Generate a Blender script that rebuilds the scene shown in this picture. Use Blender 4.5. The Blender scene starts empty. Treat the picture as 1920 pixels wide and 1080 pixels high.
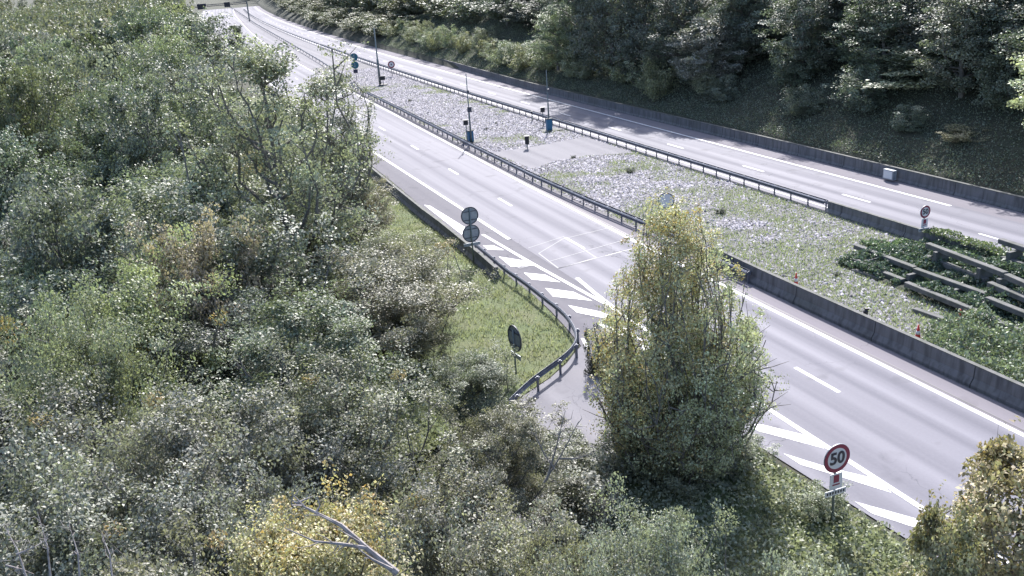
import bpy, math, random
import numpy as np
from mathutils import Vector, Matrix
random.seed(7); RNG = np.random.default_rng(11)
S = bpy.context.scene
R_ = math.radians
# ------------------------------------------------------------------ camera
CH, PITCH, ROLL, F = 18.735, 0.33646, 0.0699, 1773.9      # metres, radians, radians, pixels of a 1920 wide picture
fw = np.array([0, math.cos(PITCH), -math.sin(PITCH)]); rt0 = np.array([1., 0, 0]); dn0 = np.cross(fw, rt0)
rt = math.cos(ROLL)*rt0 + math.sin(ROLL)*dn0; dn = -math.sin(ROLL)*rt0 + math.cos(ROLL)*dn0
cd = bpy.data.cameras.new('camera'); cam = bpy.data.objects.new('camera', cd); S.collection.objects.link(cam)
cd.sensor_width = 36; cd.lens = 36*F/1920; cd.clip_start = .1; cd.clip_end = 6000
M_ = Matrix(((rt[0], -dn[0], -fw[0], 0), (rt[1], -dn[1], -fw[1], 0), (rt[2], -dn[2], -fw[2], CH), (0, 0, 0, 1)))
cam.matrix_world = M_; S.camera = cam
# ------------------------------------------------------------------ light
SUN_EL, SUN_AZ = R_(41), R_(8)           # sun ahead of the camera, a little to the right
w = bpy.data.worlds.new('World'); S.world = w; w.use_nodes = True
nt = w.node_tree; bg = nt.nodes['Background']
sky = nt.nodes.new('ShaderNodeTexSky'); sky.sky_type = 'NISHITA'; sky.sun_disc = False
sky.sun_elevation = SUN_EL; sky.sun_rotation = SUN_AZ; sky.dust_density = 2.0
nt.links.new(sky.outputs[0], bg.inputs[0]); bg.inputs[1].default_value = .15
sl = bpy.data.lights.new('sun', 'SUN'); sl.energy = 4.6; sl.angle = R_(.5); sl.color = (1, .975, .94)
so = bpy.data.objects.new('sun', sl); S.collection.objects.link(so)
sdir = Vector((math.sin(SUN_AZ)*math.cos(SUN_EL), math.cos(SUN_AZ)*math.cos(SUN_EL), math.sin(SUN_EL)))
so.rotation_euler = sdir.to_track_quat('Z', 'Y').to_euler(); so.location = (0, 0, 60)
S.view_settings.view_transform = 'Standard'; S.view_settings.look = 'None'
S.view_settings.exposure = 1.05; S.view_settings.gamma = 1
S.cycles.max_bounces = 6; S.cycles.diffuse_bounces = 3; S.cycles.transmission_bounces = 3
# ------------------------------------------------------------------ coordinates
def g(x, y, z=0.):
    """point where the sight line of picture position (x, y) meets the level z"""
    v = fw*F + rt*(x-960) + dn*(y-540); t = (z-CH)/v[2]
    return np.array([v[0]*t, v[1]*t, z])
def proj(P):
    q = np.asarray(P, float) - np.array([0, 0, CH]); z = q @ fw
    return 960+F*(q @ rt)/z, 540+F*(q @ dn)/z, z
D = np.array([-.352, .936]); N = np.array([.936, .352]); O = np.array([10.3, 36.3])
def W(s, t, z=0.):
    """road coordinates: s along the road, t across it"""
    p = O + D*s + N*(t + max(0., s-80)**2*1e-4*(1 if s < 500 else 1))
    return np.array([p[0], p[1], z])
def ST(p):
    q = np.asarray(p[:2]) - O; s = q @ D
    return s, q @ N - max(0., s-80)**2*1e-4
# ------------------------------------------------------------------ mesh helpers
def link(o, parent=None):
    S.collection.objects.link(o)
    if parent is not None: o.parent = parent
    return o
class MB:
    def __init__(s): s.v = []; s.f = []; s.uv = None
    def add(s, vs, fs):
        k = len(s.v); s.v += [tuple(map(float, v)) for v in vs]; s.f += [tuple(i+k for i in f) for f in fs]; return s
    def box(s, c, sz, rz=0., tilt=None):
        a, b, h = sz[0]/2, sz[1]/2, sz[2]/2
        m = Matrix.Rotation(rz, 3, 'Z')
        if tilt is not None: m = m @ tilt
        vs = [m @ Vector((x*a, y*b, z*h)) + Vector(c) for x in (-1, 1) for y in (-1, 1) for z in (-1, 1)]
        return s.add(vs, [(0, 1, 3, 2), (4, 6, 7, 5), (0, 4, 5, 1), (2, 3, 7, 6), (0, 2, 6, 4), (1, 5, 7, 3)])
    def tube(s, pts, rad, n=8, cap=True):
        pts = [Vector(p) for p in pts]; rad = rad if hasattr(rad, '__len__') else [rad]*len(pts)
        k = len(s.v); u = None
        for i, p in enumerate(pts):
            d = (pts[min(i+1, len(pts)-1)] - pts[max(i-1, 0)]).normalized()
            if u is None: u = d.orthogonal().normalized()
            u = (u - d*u.dot(d)).normalized(); w_ = d.cross(u)
            for j in range(n):
                a = 2*math.pi*j/n; q = p + (u*math.cos(a)+w_*math.sin(a))*rad[i]; s.v.append(tuple(q))
        for i in range(len(pts)-1):
            for j in range(n):
                a, b = k+i*n+j, k+i*n+(j+1) % n; s.f.append((a, b, b+n, a+n))
        if cap:
            s.f.append(tuple(k+j for j in range(n))[::-1]); s.f.append(tuple(k+(len(pts)-1)*n+j for j in range(n)))
        return s
    def sweep(s, pts, prof, cap=True):
        """sweep profile [(offset to the right, height)] along ground points, closed profile"""
        k = len(s.v); n = len(prof); P = [np.array(p, float) for p in pts]
        for i, p in enumerate(P):
            d = P[min(i+1, len(P)-1)] - P[max(i-1, 0)]; d = d[:2]/np.linalg.norm(d[:2]); r = np.array([d[1], -d[0]])
            for a, h in prof: s.v.append((p[0]+r[0]*a, p[1]+r[1]*a, p[2]+h))
        for i in range(len(P)-1):
            for j in range(n):
                a, b = k+i*n+j, k+i*n+(j+1) % n; s.f.append((a, b, b+n, a+n))
        if cap:
            s.f.append(tuple(k+j for j in range(n))); s.f.append(tuple(k+(len(P)-1)*n+j for j in range(n))[::-1])
        return s
    def disc(s, c, r, th, nrm, n=36, r_in=0.):
        """disc or ring of thickness th, front face at c looking along nrm"""
        z = Vector(nrm).normalized(); x = Vector((0, 0, 1)).cross(z).normalized(); y = z.cross(x); c = Vector(c)
        ring = lambda rr, o: [c + x*rr*math.cos(2*math.pi*i/n) + y*rr*math.sin(2*math.pi*i/n) + z*o for i in range(n)]
        if r_in <= 0:
            s.add(ring(r, 0)+ring(r, -th), [tuple(range(n)), tuple(range(2*n-1, n-1, -1))] + [(i, n+i, n+(i+1) % n, (i+1) % n) for i in range(n)])
        else:
            f = []
            for i in range(n):
                j = (i+1) % n
                f += [(i, j, n+j, n+i), (2*n+i, 3*n+i, 3*n+j, 2*n+j), (i, 2*n+i, 2*n+j, j), (n+i, n+j, 3*n+j, 3*n+i)]
            s.add(ring(r, 0)+ring(r_in, 0)+ring(r, -th)+ring(r_in, -th), f)
        return s
    def build(s, name, mat, parent=None, smooth=False, loc=None):
        me = bpy.data.meshes.new(name)
        vs = s.v
        if loc is not None: vs = [(a-loc[0], b-loc[1], c-loc[2]) for a, b, c in vs]
        me.from_pydata(vs, [], s.f); me.materials.append(mat); me.update()
        if smooth: me.polygons.foreach_set('use_smooth', [True]*len(me.polygons))
        o = bpy.data.objects.new(name, me)
        if loc is not None and parent is None: o.location = loc
        return link(o, parent)
def tag(o, label=None, cat=None, group=None, kind=None):
    if label: o['label'] = label
    if cat: o['category'] = cat
    if group: o['group'] = group
    if kind: o['kind'] = kind
    return o
def empty(name, loc, label, cat, group=None, rz=0.):
    o = bpy.data.objects.new(name, None); o.empty_display_size = .3; link(o); o.location = tuple(map(float, loc)); o.rotation_euler = (0, 0, rz)
    return tag(o, label, cat, group)
def struct(o): o['kind'] = 'structure'; return o
# ------------------------------------------------------------------ materials
def mat(name, col, rough=.8, metal=0., spec=.5, noise=None, bump=None, build=None):
    m = bpy.data.materials.new(name); m.use_nodes = True; t = m.node_tree; b = t.nodes['Principled BSDF']
    b.inputs['Base Color'].default_value = (*col, 1); b.inputs['Roughness'].default_value = rough
    b.inputs['Metallic'].default_value = metal; b.inputs['Specular IOR Level'].default_value = spec
    tc = t.nodes.new('ShaderNodeTexCoord')
    if noise:
        sc, col2, lo, hi = noise
        n = t.nodes.new('ShaderNodeTexNoise'); n.inputs['Scale'].default_value = sc; n.inputs['Detail'].default_value = 6
        t.links.new(tc.outputs['Object'], n.inputs['Vector'])
        r = t.nodes.new('ShaderNodeMapRange'); r.inputs[1].default_value = lo; r.inputs[2].default_value = hi
        t.links.new(n.outputs[0], r.inputs[0])
        x = t.nodes.new('ShaderNodeMix'); x.data_type = 'RGBA'; x.inputs[6].default_value = (*col, 1); x.inputs[7].default_value = (*col2, 1)
        t.links.new(r.outputs[0], x.inputs[0]); t.links.new(x.outputs[2], b.inputs['Base Color'])
    if bump:
        n2 = t.nodes.new('ShaderNodeTexNoise'); n2.inputs['Scale'].default_value = bump[0]; n2.inputs['Detail'].default_value = 4
        t.links.new(tc.outputs['Object'], n2.inputs['Vector'])
        bb = t.nodes.new('ShaderNodeBump'); bb.inputs['Strength'].default_value = bump[1]; bb.inputs['Distance'].default_value = bump[2]
        t.links.new(n2.outputs[0], bb.inputs['Height']); t.links.new(bb.outputs[0], b.inputs['Normal'])
    if build: build(t, b, tc)
    return m
def nd(t, kind, **kw):
    n = t.nodes.new(kind)
    for k, v in kw.items():
        if k.startswith('i_'): n.inputs[k[2:]].default_value = v
        else: setattr(n, k, v)
    return n
def mixc(t, fac, a, b, blend='MIX'):
    x = t.nodes.new('ShaderNodeMix'); x.data_type = 'RGBA'; x.blend_type = blend
    for i, v in ((0, fac), (6, a), (7, b)):
        if hasattr(v, 'is_output'): t.links.new(v, x.inputs[i])
        else: x.inputs[i].default_value = v if i == 0 else (*v, 1)
    return x.outputs[2]
def rng(t, v, a, b, c=0., d=1.):
    r = t.nodes.new('ShaderNodeMapRange'); t.links.new(v, r.inputs[0])
    for i, x in enumerate((a, b, c, d)): r.inputs[i+1].default_value = x
    return r.outputs[0]
def asphalt(name, dark, light, streak, rough):
    def bld(t, b, tc):
        uv = nd(t, 'ShaderNodeUVMap'); mp = nd(t, 'ShaderNodeMapping'); mp.inputs['Scale'].default_value = (.012, .9, 1)   # u along, v across, metres
        t.links.new(uv.outputs[0], mp.inputs[0])
        n1 = nd(t, 'ShaderNodeTexNoise', i_Scale=1.0, i_Detail=3.); t.links.new(mp.outputs[0], n1.inputs[0])
        mp2 = nd(t, 'ShaderNodeMapping'); mp2.inputs['Scale'].default_value = (.05, .16, 1); t.links.new(uv.outputs[0], mp2.inputs[0])
        n2 = nd(t, 'ShaderNodeTexNoise', i_Scale=1.0, i_Detail=5.); t.links.new(mp2.outputs[0], n2.inputs[0])
        n3 = nd(t, 'ShaderNodeTexNoise', i_Scale=9., i_Detail=4.); t.links.new(tc.outputs['Object'], n3.inputs[0])
        # wheel tracks: two per 3.6 m lane
        sep = nd(t, 'ShaderNodeSeparateXYZ'); t.links.new(uv.outputs[0], sep.inputs[0])
        m1 = nd(t, 'ShaderNodeMath', operation='MULTIPLY'); m1.inputs[1].default_value = 2*math.pi/1.8; t.links.new(sep.outputs[1], m1.inputs[0])
        m2 = nd(t, 'ShaderNodeMath', operation='COSINE'); t.links.new(m1.outputs[0], m2.inputs[0])
        tr = rng(t, m2.outputs[0], -1, 1, 0, 1)
        a = nd(t, 'ShaderNodeMath', operation='MULTIPLY'); a.inputs[1].default_value = .45*streak; t.links.new(tr, a.inputs[0])
        c = nd(t, 'ShaderNodeMath', operation='MULTIPLY_ADD'); c.inputs[1].default_value = 1.1*streak; t.links.new(rng(t, n1.outputs[0], .3, .7), c.inputs[0]); t.links.new(a.outputs[0], c.inputs[2])
        e = nd(t, 'ShaderNodeMath', operation='MULTIPLY_ADD'); e.inputs[1].default_value = .35; t.links.new(rng(t, n2.outputs[0], .3, .7), e.inputs[0]); t.links.new(c.outputs[0], e.inputs[2])
        k = nd(t, 'ShaderNodeMath', operation='MULTIPLY_ADD'); k.inputs[1].default_value = .3; t.links.new(rng(t, n3.outputs[0], .25, .75, -.5, .5), k.inputs[0]); t.links.new(e.outputs[0], k.inputs[2])
        fac = rng(t, k.outputs[0], 0, 1.5)
        col = mixc(t, fac, dark, light)
        vo = nd(t, 'ShaderNodeTexVoronoi', feature='DISTANCE_TO_EDGE', i_Scale=.22); wp = nd(t, 'ShaderNodeTexNoise', i_Scale=.8, i_Detail=4.); t.links.new(tc.outputs['Object'], wp.inputs[0])
        va = nd(t, 'ShaderNodeVectorMath', operation='ADD'); t.links.new(tc.outputs['Object'], va.inputs[0]); vs_ = nd(t, 'ShaderNodeVectorMath', operation='SCALE'); vs_.inputs['Scale'].default_value = 2.2
        t.links.new(wp.outputs['Color'], vs_.inputs[0]); t.links.new(vs_.outputs[0], va.inputs[1]); t.links.new(va.outputs[0], vo.inputs['Vector'])
        ck = nd(t, 'ShaderNodeMath', operation='MULTIPLY'); t.links.new(rng(t, vo.outputs['Distance'], .0, .008, 1, 0), ck.inputs[0]); t.links.new(rng(t, n2.outputs[0], .5, .62), ck.inputs[1])
        col = mixc(t, ck.outputs[0], col, (.07, .07, .085))
        st = nd(t, 'ShaderNodeTexNoise', i_Scale=.55, i_Detail=2.); t.links.new(tc.outputs['Object'], st.inputs[0])
        col = mixc(t, rng(t, st.outputs[0], .62, .72, 0, .35), col, tuple(x*.62 for x in dark))
        t.links.new(col, b.inputs['Base Color'])
        t.links.new(rng(t, c.outputs[0], 0, 1.4, rough+.12, rough-.06), b.inputs['Roughness'])
        bb = nd(t, 'ShaderNodeBump', i_Strength=.35, i_Distance=.01); n4 = nd(t, 'ShaderNodeTexNoise', i_Scale=45., i_Detail=2.)
        t.links.new(tc.outputs['Object'], n4.inputs[0]); t.links.new(n4.outputs[0], bb.inputs['Height']); t.links.new(bb.outputs[0], b.inputs['Normal'])
    return mat(name, light, rough, spec=.22, build=bld)
M = {}
M['lane'] = asphalt('worn lane asphalt', (.125, .122, .147), (.195, .19, .226), 1., .76)
M['shoulder'] = asphalt('coarse shoulder asphalt', (.115, .11, .13), (.165, .158, .18), .35, .8)
M['pink'] = asphalt('pale shoulder asphalt', (.17, .158, .18), (.23, .21, .24), .3, .8)
M['service'] = asphalt('service road asphalt', (.16, .155, .175), (.225, .218, .245), .5, .8)
M['paint'] = mat('white road paint', (.64, .64, .67), .6, noise=(4., (.36, .36, .40), .5, .68))
M['oldpaint'] = mat('faded loop sealant', (.23, .23, .265), .6)
M['tar'] = mat('dark tar seam', (.03, .03, .04), .5)
def stain(t, b, tc):
    mp = nd(t, 'ShaderNodeMapping'); mp.inputs['Scale'].default_value = (3.5, 3.5, .5); t.links.new(tc.outputs['Object'], mp.inputs[0])
    n1 = nd(t, 'ShaderNodeTexNoise', i_Scale=1., i_Detail=6.); t.links.new(mp.outputs[0], n1.inputs[0]); n2 = nd(t, 'ShaderNodeTexNoise', i_Scale=.35, i_Detail=5.); t.links.new(tc.outputs['Object'], n2.inputs[0])
    c = mixc(t, rng(t, n1.outputs[0], .42, .68), (.135, .135, .15), (.07, .07, .078)); c = mixc(t, rng(t, n2.outputs[0], .5, .75, 0, .6), c, (.075, .08, .07)); t.links.new(c, b.inputs['Base Color'])
    n3 = nd(t, 'ShaderNodeTexNoise', i_Scale=16.); t.links.new(tc.outputs['Object'], n3.inputs[0]); bb = nd(t, 'ShaderNodeBump', i_Strength=.4, i_Distance=.02); t.links.new(n3.outputs[0], bb.inputs['Height']); t.links.new(bb.outputs[0], b.inputs['Normal'])
M['concrete'] = mat('weathered concrete', (.2, .2, .2), .9, build=stain)
M['concrete_light'] = mat('pale precast concrete', (.12, .118, .122), .85, noise=(2.0, (.06, .068, .058), .4, .7), bump=(20, .4, .01))
M['steel'] = mat('galvanised steel', (.13, .14, .18), .5, .35, noise=(2., (.08, .09, .12), .4, .7))
M['dark_steel'] = mat('dull dark steel', (.06, .065, .09), .6, .3)
M['pole'] = mat('grey pole paint', (.16, .19, .2), .5, .4)
M['black'] = mat('black plastic', (.012, .013, .02), .5)
M['navy'] = mat('dark navy housing', (.015, .018, .05), .5)
M['blue'] = mat('blue cabinet paint', (.025, .13, .25), .45)
M['teal'] = mat('teal sign blue', (.008, .10, .15), .5)
M['white'] = mat('white enamel', (.56, .57, .60), .45)
M['red'] = mat('sign red', (.2, .012, .04), .5)
M['ink'] = mat('sign black', (.02, .02, .03), .5)
M['alu'] = mat('sign back aluminium', (.3, .33, .37), .5, .35, noise=(3, (.2, .22, .26), .4, .7))
M['cone'] = mat('cone red orange', (.55, .045, .03), .5)
M['dark_joint'] = mat('dark joint', (.03, .03, .035), .9)
def leafmat(name, vary=.42, trans=.26, autumn=(.46, .28, .10), rough=.52):
    m = bpy.data.materials.new(name); m.use_nodes = True; t = m.node_tree; b = t.nodes['Principled BSDF']
    oi = nd(t, 'ShaderNodeObjectInfo'); ge = nd(t, 'ShaderNodeNewGeometry')
    hs = nd(t, 'ShaderNodeHueSaturation', i_Saturation=.7); t.links.new(oi.outputs['Color'], hs.inputs['Color'])
    tn = nd(t, 'ShaderNodeAttribute', attribute_name='tone'); ml = nd(t, 'ShaderNodeMath', operation='MULTIPLY_ADD'); ml.inputs[1].default_value = 1.
    t.links.new(rng(t, ge.outputs['Random Per Island'], 0, 1, 1-vary, 1+vary*1.4), ml.inputs[0]); t.links.new(tn.outputs['Fac'], ml.inputs[2]); t.links.new(ml.outputs[0], hs.inputs['Value'])
    wn = nd(t, 'ShaderNodeTexWhiteNoise', noise_dimensions='1D'); t.links.new(ge.outputs['Random Per Island'], wn.inputs['W'])
    t.links.new(rng(t, wn.outputs[0], 0, 1, .475, .525), hs.inputs['Hue'])
    at = nd(t, 'ShaderNodeAttribute', attribute_name='autumn')
    col = mixc(t, at.outputs['Fac'], hs.outputs[0], autumn)
    t.links.new(col, b.inputs['Base Color']); b.inputs['Roughness'].default_value = rough; b.inputs['Specular IOR Level'].default_value = .5
    tr = nd(t, 'ShaderNodeBsdfTranslucent'); t.links.new(mixc(t, 1., col, (1.25, 1.35, .8), 'MULTIPLY'), tr.inputs[0])
    mx = nd(t, 'ShaderNodeMixShader'); mx.inputs[0].default_value = trans
    t.links.new(b.outputs[0], mx.inputs[1]); t.links.new(tr.outputs[0], mx.inputs[2])
    t.links.new(mx.outputs[0], t.nodes['Material Output'].inputs[0]); return m
M['leaf'] = leafmat('tree leaves')
M['bark'] = mat('grey brown bark', (.11, .10, .095), .9, noise=(5., (.2, .19, .18), .4, .7))
M['palebark'] = mat('bleached bare wood', (.30, .27, .27), .8, noise=(9., (.14, .12, .12), .4, .7))
def ground_mat(name, cols, scales, bumpd):
    def bld(t, b, tc):
        n1 = nd(t, 'ShaderNodeTexNoise', i_Scale=scales[0], i_Detail=6.); t.links.new(tc.outputs['Object'], n1.inputs[0])
        n2 = nd(t, 'ShaderNodeTexNoise', i_Scale=scales[1], i_Detail=4.); t.links.new(tc.outputs['Object'], n2.inputs[0])
        c = mixc(t, rng(t, n1.outputs[0], .4, .62), cols[0], cols[1])
        c = mixc(t, rng(t, n2.outputs[0], .35, .7), c, cols[2]); t.links.new(c, b.inputs['Base Color'])
        bb = nd(t, 'ShaderNodeBump', i_Strength=.6, i_Distance=bumpd); t.links.new(n2.outputs[0], bb.inputs['Height']); t.links.new(bb.outputs[0], b.inputs['Normal'])
    return mat(name, cols[0], .95, build=bld)
M['earth'] = ground_mat('forest floor', ((.035, .04, .028), (.055, .05, .035), (.028, .035, .022)), (.4, 6.), .06)
M['verge'] = ground_mat('verge soil and grass', ((.10, .13, .05), (.14, .14, .07), (.07, .09, .04)), (.5, 9.), .05)
M['gravelbed'] = ground_mat('gravel bed', ((.13, .125, .135), (.09, .09, .09), (.2, .19, .21)), (.35, 7.), .08)
# ------------------------------------------------------------------ ground
def hz(s, t):
    z = -.03
    if t < -13: z = -min(4.5, (-13-t)*.3)
    if s < -6 and t < -8: z = min(z, -.03)
    if t > 32.8:
        z = .8 + min((t-32.8)*.5, 9 + (t-32.8)*.05)
    return z
tg = [-900, -500, -260, -150, -100, -70] + [-60+2*i for i in range(24)] + [-12.99, 0, 16, 32.6, 32.81] + [34+2*i for i in range(14)] + [66, 80, 110, 160, 260, 500, 900]
sg = [-300, -120, -70] + [-50+5*i for i in range(60)] + [260+25*i for i in range(16)] + [700, 900, 1400, 2500, 4000]
vs = []; fs = []
for s in sg:
    for t in tg:
        p = W(min(s, 700), t) if s <= 700 else W(700, t) + np.array([*(D*(s-700)), 0])
        jz = 0 if -13 < t < 33 else (random.random()-.5)*.25
        vs.append((p[0], p[1], hz(s, t)+jz*(1 if (t < -14 or t > 34) else 0)))
n = len(tg)
for i in range(len(sg)-1):
    for j in range(n-1): a = i*n+j; fs.append((a, a+1, a+n+1, a+n))
mb = MB(); mb.v = vs; mb.f = fs; struct(mb.build('ground', M['earth'], smooth=True))
def sheet(name, left, right, z, m, s0=None, s1=None, step=3.):
    """strip between two edges given as [(s, t)] or a constant t; carries UVs in metres"""
    fl = (lambda s: left) if not isinstance(left, list) else (lambda s: float(np.interp(s, [a for a, _ in left], [b for _, b in left])))
    fr = (lambda s: right) if not isinstance(right, list) else (lambda s: float(np.interp(s, [a for a, _ in right], [b for _, b in right])))
    ss = np.arange(s0, s1+.01, step); NX = 6
    b = MB(); uv = []
    for s in ss:
        for k in range(NX+1):
            t = fl(s) + (fr(s)-fl(s))*k/NX; b.v.append(tuple(W(s, t, z))); uv.append((s, t))
    for i in range(len(ss)-1):
        for k in range(NX): a = i*(NX+1)+k; b.f.append((a, a+1, a+NX+2, a+NX+1))
    o = b.build(name, m); l = o.data.uv_layers.new(name='UVMap')
    for lp in o.data.loops: l.data[lp.index].uv = uv[lp.vertex_index]
    return struct(o)
def poly(name, pts, z, m, kind=True):
    b = MB(); P = [np.array([p[0], p[1], z]) for p in pts]; b.add(P, [tuple(range(len(P)))])
    o = b.build(name, m); l = o.data.uv_layers.new(name='UVMap')
    for lp in o.data.loops:
        v = o.data.vertices[lp.vertex_index].co; l.data[lp.index].uv = ST(v)
    if o.data.polygons[0].normal.z < 0: o.data.flip_normals()
    return struct(o) if kind else o
LEFT = [(-60, 0.), (-20, -1.2), (-10.5, -1.7), (-8, -1.95), (-6, -2.05), (-4.4, -2.35), (-2.4, -2.2), (0, -2.9), (6, -3.6), (9.7, -4.06), (12.6, -3.37), (17.2, -2.95), (22.4, -2.95), (32, -2.58), (40.9, -2.44), (52, -2.06), (78, -1.39), (130, -1.2), (600, -1.2)]
MEDL = [(-60, 8.3), (11, 8.4), (24, 8.7), (44, 8.45), (62, 8.75), (95, 9.8), (127, 10.4), (170, 11), (260, 12.5), (400, 16), (600, 18)]
EDGE = [(-60, 7.2), (-7, 7.1), (22, 7.25), (45, 7.75), (57, 8.1), (80, 8.7), (95, 9.2), (127, 9.8), (170, 10.4), (260, 11.8), (400, 15.), (600, 17)]
DASH = [(-60, 3.5), (.8, 3.51), (26, 3.55), (39.6, 3.81), (53.5, 4.05), (68.6, 4.55), (82.8, 4.73), (127, 5.3), (260, 6), (600, 8)]
f_ = lambda tab, s: float(np.interp(s, [a for a, _ in tab], [b for _, b in tab]))
sheet('near_carriageway', [(a, max(b, -.0)+.25 if a > 9 else b) for a, b in LEFT], EDGE, .012, M['lane'], -57, 600)
sheet('near_road_shoulder', LEFT, [(a, max(b, 0)+.25) for a, b in LEFT], .006, M['shoulder'], -57, 600)
sheet('median_road_shoulder', EDGE, MEDL, .014, M['pink'], -57, 600)
sheet('far_carriageway', 22.1, 30.0, .012, M['lane'], -60, 600)
sheet('far_road_shoulder', 30.0, 33.0, .012, M['pink'], -60, 600)
sheet('median_gravel', MEDL, 22.1, -.01, M['gravelbed'], -60, 168)
sheet('median_asphalt', MEDL, 22.1, .004, M['service'], 167, 600)
poly('crossover_road', [g(915, 285), g(1000, 275), g(1060, 263), g(1098, 257), g(1190, 287), g(1100, 292), g(1040, 302), g(1000, 317)], .004, M['service'])
sr = [g(1100, 640), g(1083, 655), g(1062, 682), g(1030, 710), g(985, 740), g(930, 790), g(880, 850), g(820, 960), g(1010, 1000), g(1080, 900), g(1180, 840), g(1300, 830), g(1405, 832), g(1360, 740)]
poly('service_road', sr, .002, M['service'])
# the grass verge inside the curved guard rail and the bank beside the road
verge = [W(130, -1.2), W(78, -1.5), W(52, -2.2), W(32, -2.7), W(17.2, -3.0), W(12.6, -3.5), g(1083, 650), g(1060, 680), g(1030, 708), g(985, 738), g(900, 800), W(2, -17), W(30, -13.5), W(80, -12), W(130, -8)]
poly('grass_verge', verge, -.004, M['verge'])
bank = [g(1405, 832), g(1460, 872), W(-6.2, -2.35), W(-10.4, -2.05), W(-20, -1.6), W(-32, -1.5), W(-36, -12), W(-18, -14), W(-3, -11), g(1180, 840)]
poly('grass_bank', bank, -.006, M['verge'])
# ------------------------------------------------------------------ markings
mk = MB()
def strip(tab, s0, s1, wd, z=.019, step=3.):
    f = tab if callable(tab) else (lambda s: f_(tab, s)) if isinstance(tab, list) else (lambda s: tab)
    ss = list(np.arange(s0, s1, step)) + [s1]
    vs = []; 
    for s in ss: vs += [W(s, f(s)-wd/2, z), W(s, f(s)+wd/2, z)]
    mk.add(vs, [(2*i, 2*i+1, 2*i+3, 2*i+2) for i in range(len(ss)-1)])
def pq(*pts, z=.021):
    mk.add([g(x, y, z) for x, y in pts], [tuple(range(len(pts)))])
strip([(a, b-.12) for a, b in EDGE], -50, 590, .24)
strip(0.12, 29.5, 590, .26)
strip([(14.4, .02), (19, .5)], 13.2, 19.3, .26)
strip([(-60, 0), (14, -.05), (14.4, -.1), (24.5, -.73), (31.7, -1.04)], -40, 31.7, .24, z=.023)
for k in range(-3, 34): 
    c = {-1: -12.4, 0: .8, 1: 13.4, 2: 26., 3: 39.6, 4: 53.5, 5: 68., 6: 82.8}.get(k, .8+k*13.6); strip(DASH, c-1.5, c+1.5, .2)
for k in range(-2, 34):
    c = 11.6+k*12.85; strip(26.1, c-1.5, c+1.5, .2)
strip(29.75, 19, 590, .26); strip(29.75, -60, 5.5, .26); strip(22.75, -60, 590, .18)
pq((905, 460), (925, 460), (946, 469), (915, 468))
pq((935, 481), (985, 489), (1002, 498), (958, 500))
pq((982, 511), (1022, 515), (1051, 529), (997, 524))
pq((1022, 540), (1075, 547), (1111, 564), (1037, 556))
pq((1065, 572), (1135, 586), (1160, 602), (1082, 586))
pq((1120, 606), (1175, 616), (1210, 641), (1140, 622))
pq((1200, 645), (1270, 665), (1310, 700), (1215, 668)); pq((1290, 712), (1380, 738), (1425, 768), (1310, 735))
pq((1397, 797), (1425, 795), (1515, 817), (1546, 841), (1422, 808))
pq((1469, 850), (1546, 874), (1639, 897), (1672, 924), (1560, 889), (1501, 871))
pq((1602, 940), (1746, 980), (1785, 1003), (1746, 999), (1636, 963))
pq((795, 384), (807, 386), (872, 426), (866, 440))
pq((1089, 634), (1095, 634), (1108, 655), (1100, 656))
struct(mk.build('road_markings', M['paint']))
mk = MB()
def lineq(a, b, wd=.03, z=.026):
    A, B = g(*a, z), g(*b, z); d = (B-A)[:2]; d /= np.linalg.norm(d); n_ = np.array([-d[1], d[0], 0])*wd
    mk.add([A-n_, B-n_, B+n_, A+n_], [(0, 1, 2, 3)])
for q in ([(1010, 475), (1060, 445), (1118, 483), (1047, 503)], [(990, 465), (1058, 443)], [(1047, 503), (1200, 462)], [(1135, 480), (1225, 457)], [(1060, 447), (1150, 425)], [(1030, 490), (1180, 447)], [(958, 492), (985, 486), (1000, 496), (975, 503)]):
    for i in range(len(q)-1): lineq(q[i], q[i+1])
    if len(q) > 3: lineq(q[-1], q[0])
struct(mk.build('loop_cuts', M['oldpaint']))
mk = MB()
strip([(a, b+.16) for a, b in EDGE], -50, 300, .06, z=.024); strip([(a, b-.33) for a, b in EDGE], 20, 70, .04, z=.024)
struct(mk.build('road_seam', M['tar']))
# ------------------------------------------------------------------ barriers
JER = [(-.3, 0), (-.3, .12), (-.14, .35), (-.1, .82), (.1, .82), (.14, .35), (.3, .12), (.3, 0)]
def resample(pts, step):
    out = [np.array(pts[0])]; acc = 0.
    for a, b in zip(pts[:-1], pts[1:]):
        a, b = np.array(a), np.array(b); L = np.linalg.norm(b-a); d = step-acc
        while d <= L: out.append(a+(b-a)*d/L); d += step
        acc = L-(d-step)
    return out
def barrier(name, pts, label, prof=JER, h=1., seam=None):
    p0 = pts[0]; root = empty(name, p0, label, 'barrier')
    pr = [(a, b*h) for a, b in prof]
    MB().sweep(pts, pr).build('wall', M['concrete'], root, loc=p0)
    cap = MB().sweep(pts, [(pr[3][0]-.01, pr[3][1]-.03), (pr[3][0]-.01, pr[3][1]+.015), (pr[4][0]+.01, pr[4][1]+.015), (pr[4][0]+.01, pr[4][1]-.03)])
    cap.build('top_edge', M['concrete_light'], root, loc=p0)
    jp = resample(pts, 6.)[1:46]
    for q in jp:
        i = min(range(len(pts)), key=lambda k: abs(pts[k][0]-q[0])+abs(pts[k][1]-q[1])); a_, b_ = np.array(pts[max(i-1, 0)]), np.array(pts[min(i+1, len(pts)-1)]); dd = (b_-a_)/np.linalg.norm(b_-a_)
        MB().sweep([q-dd*.025, q+dd*.025], [(x*1.03+.003*(1 if x > 0 else -1), z-.001 if z < .1*h else z+.004) for x, z in pr]).build('joint', M['dark_joint'], root, loc=p0)
    return root
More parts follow.
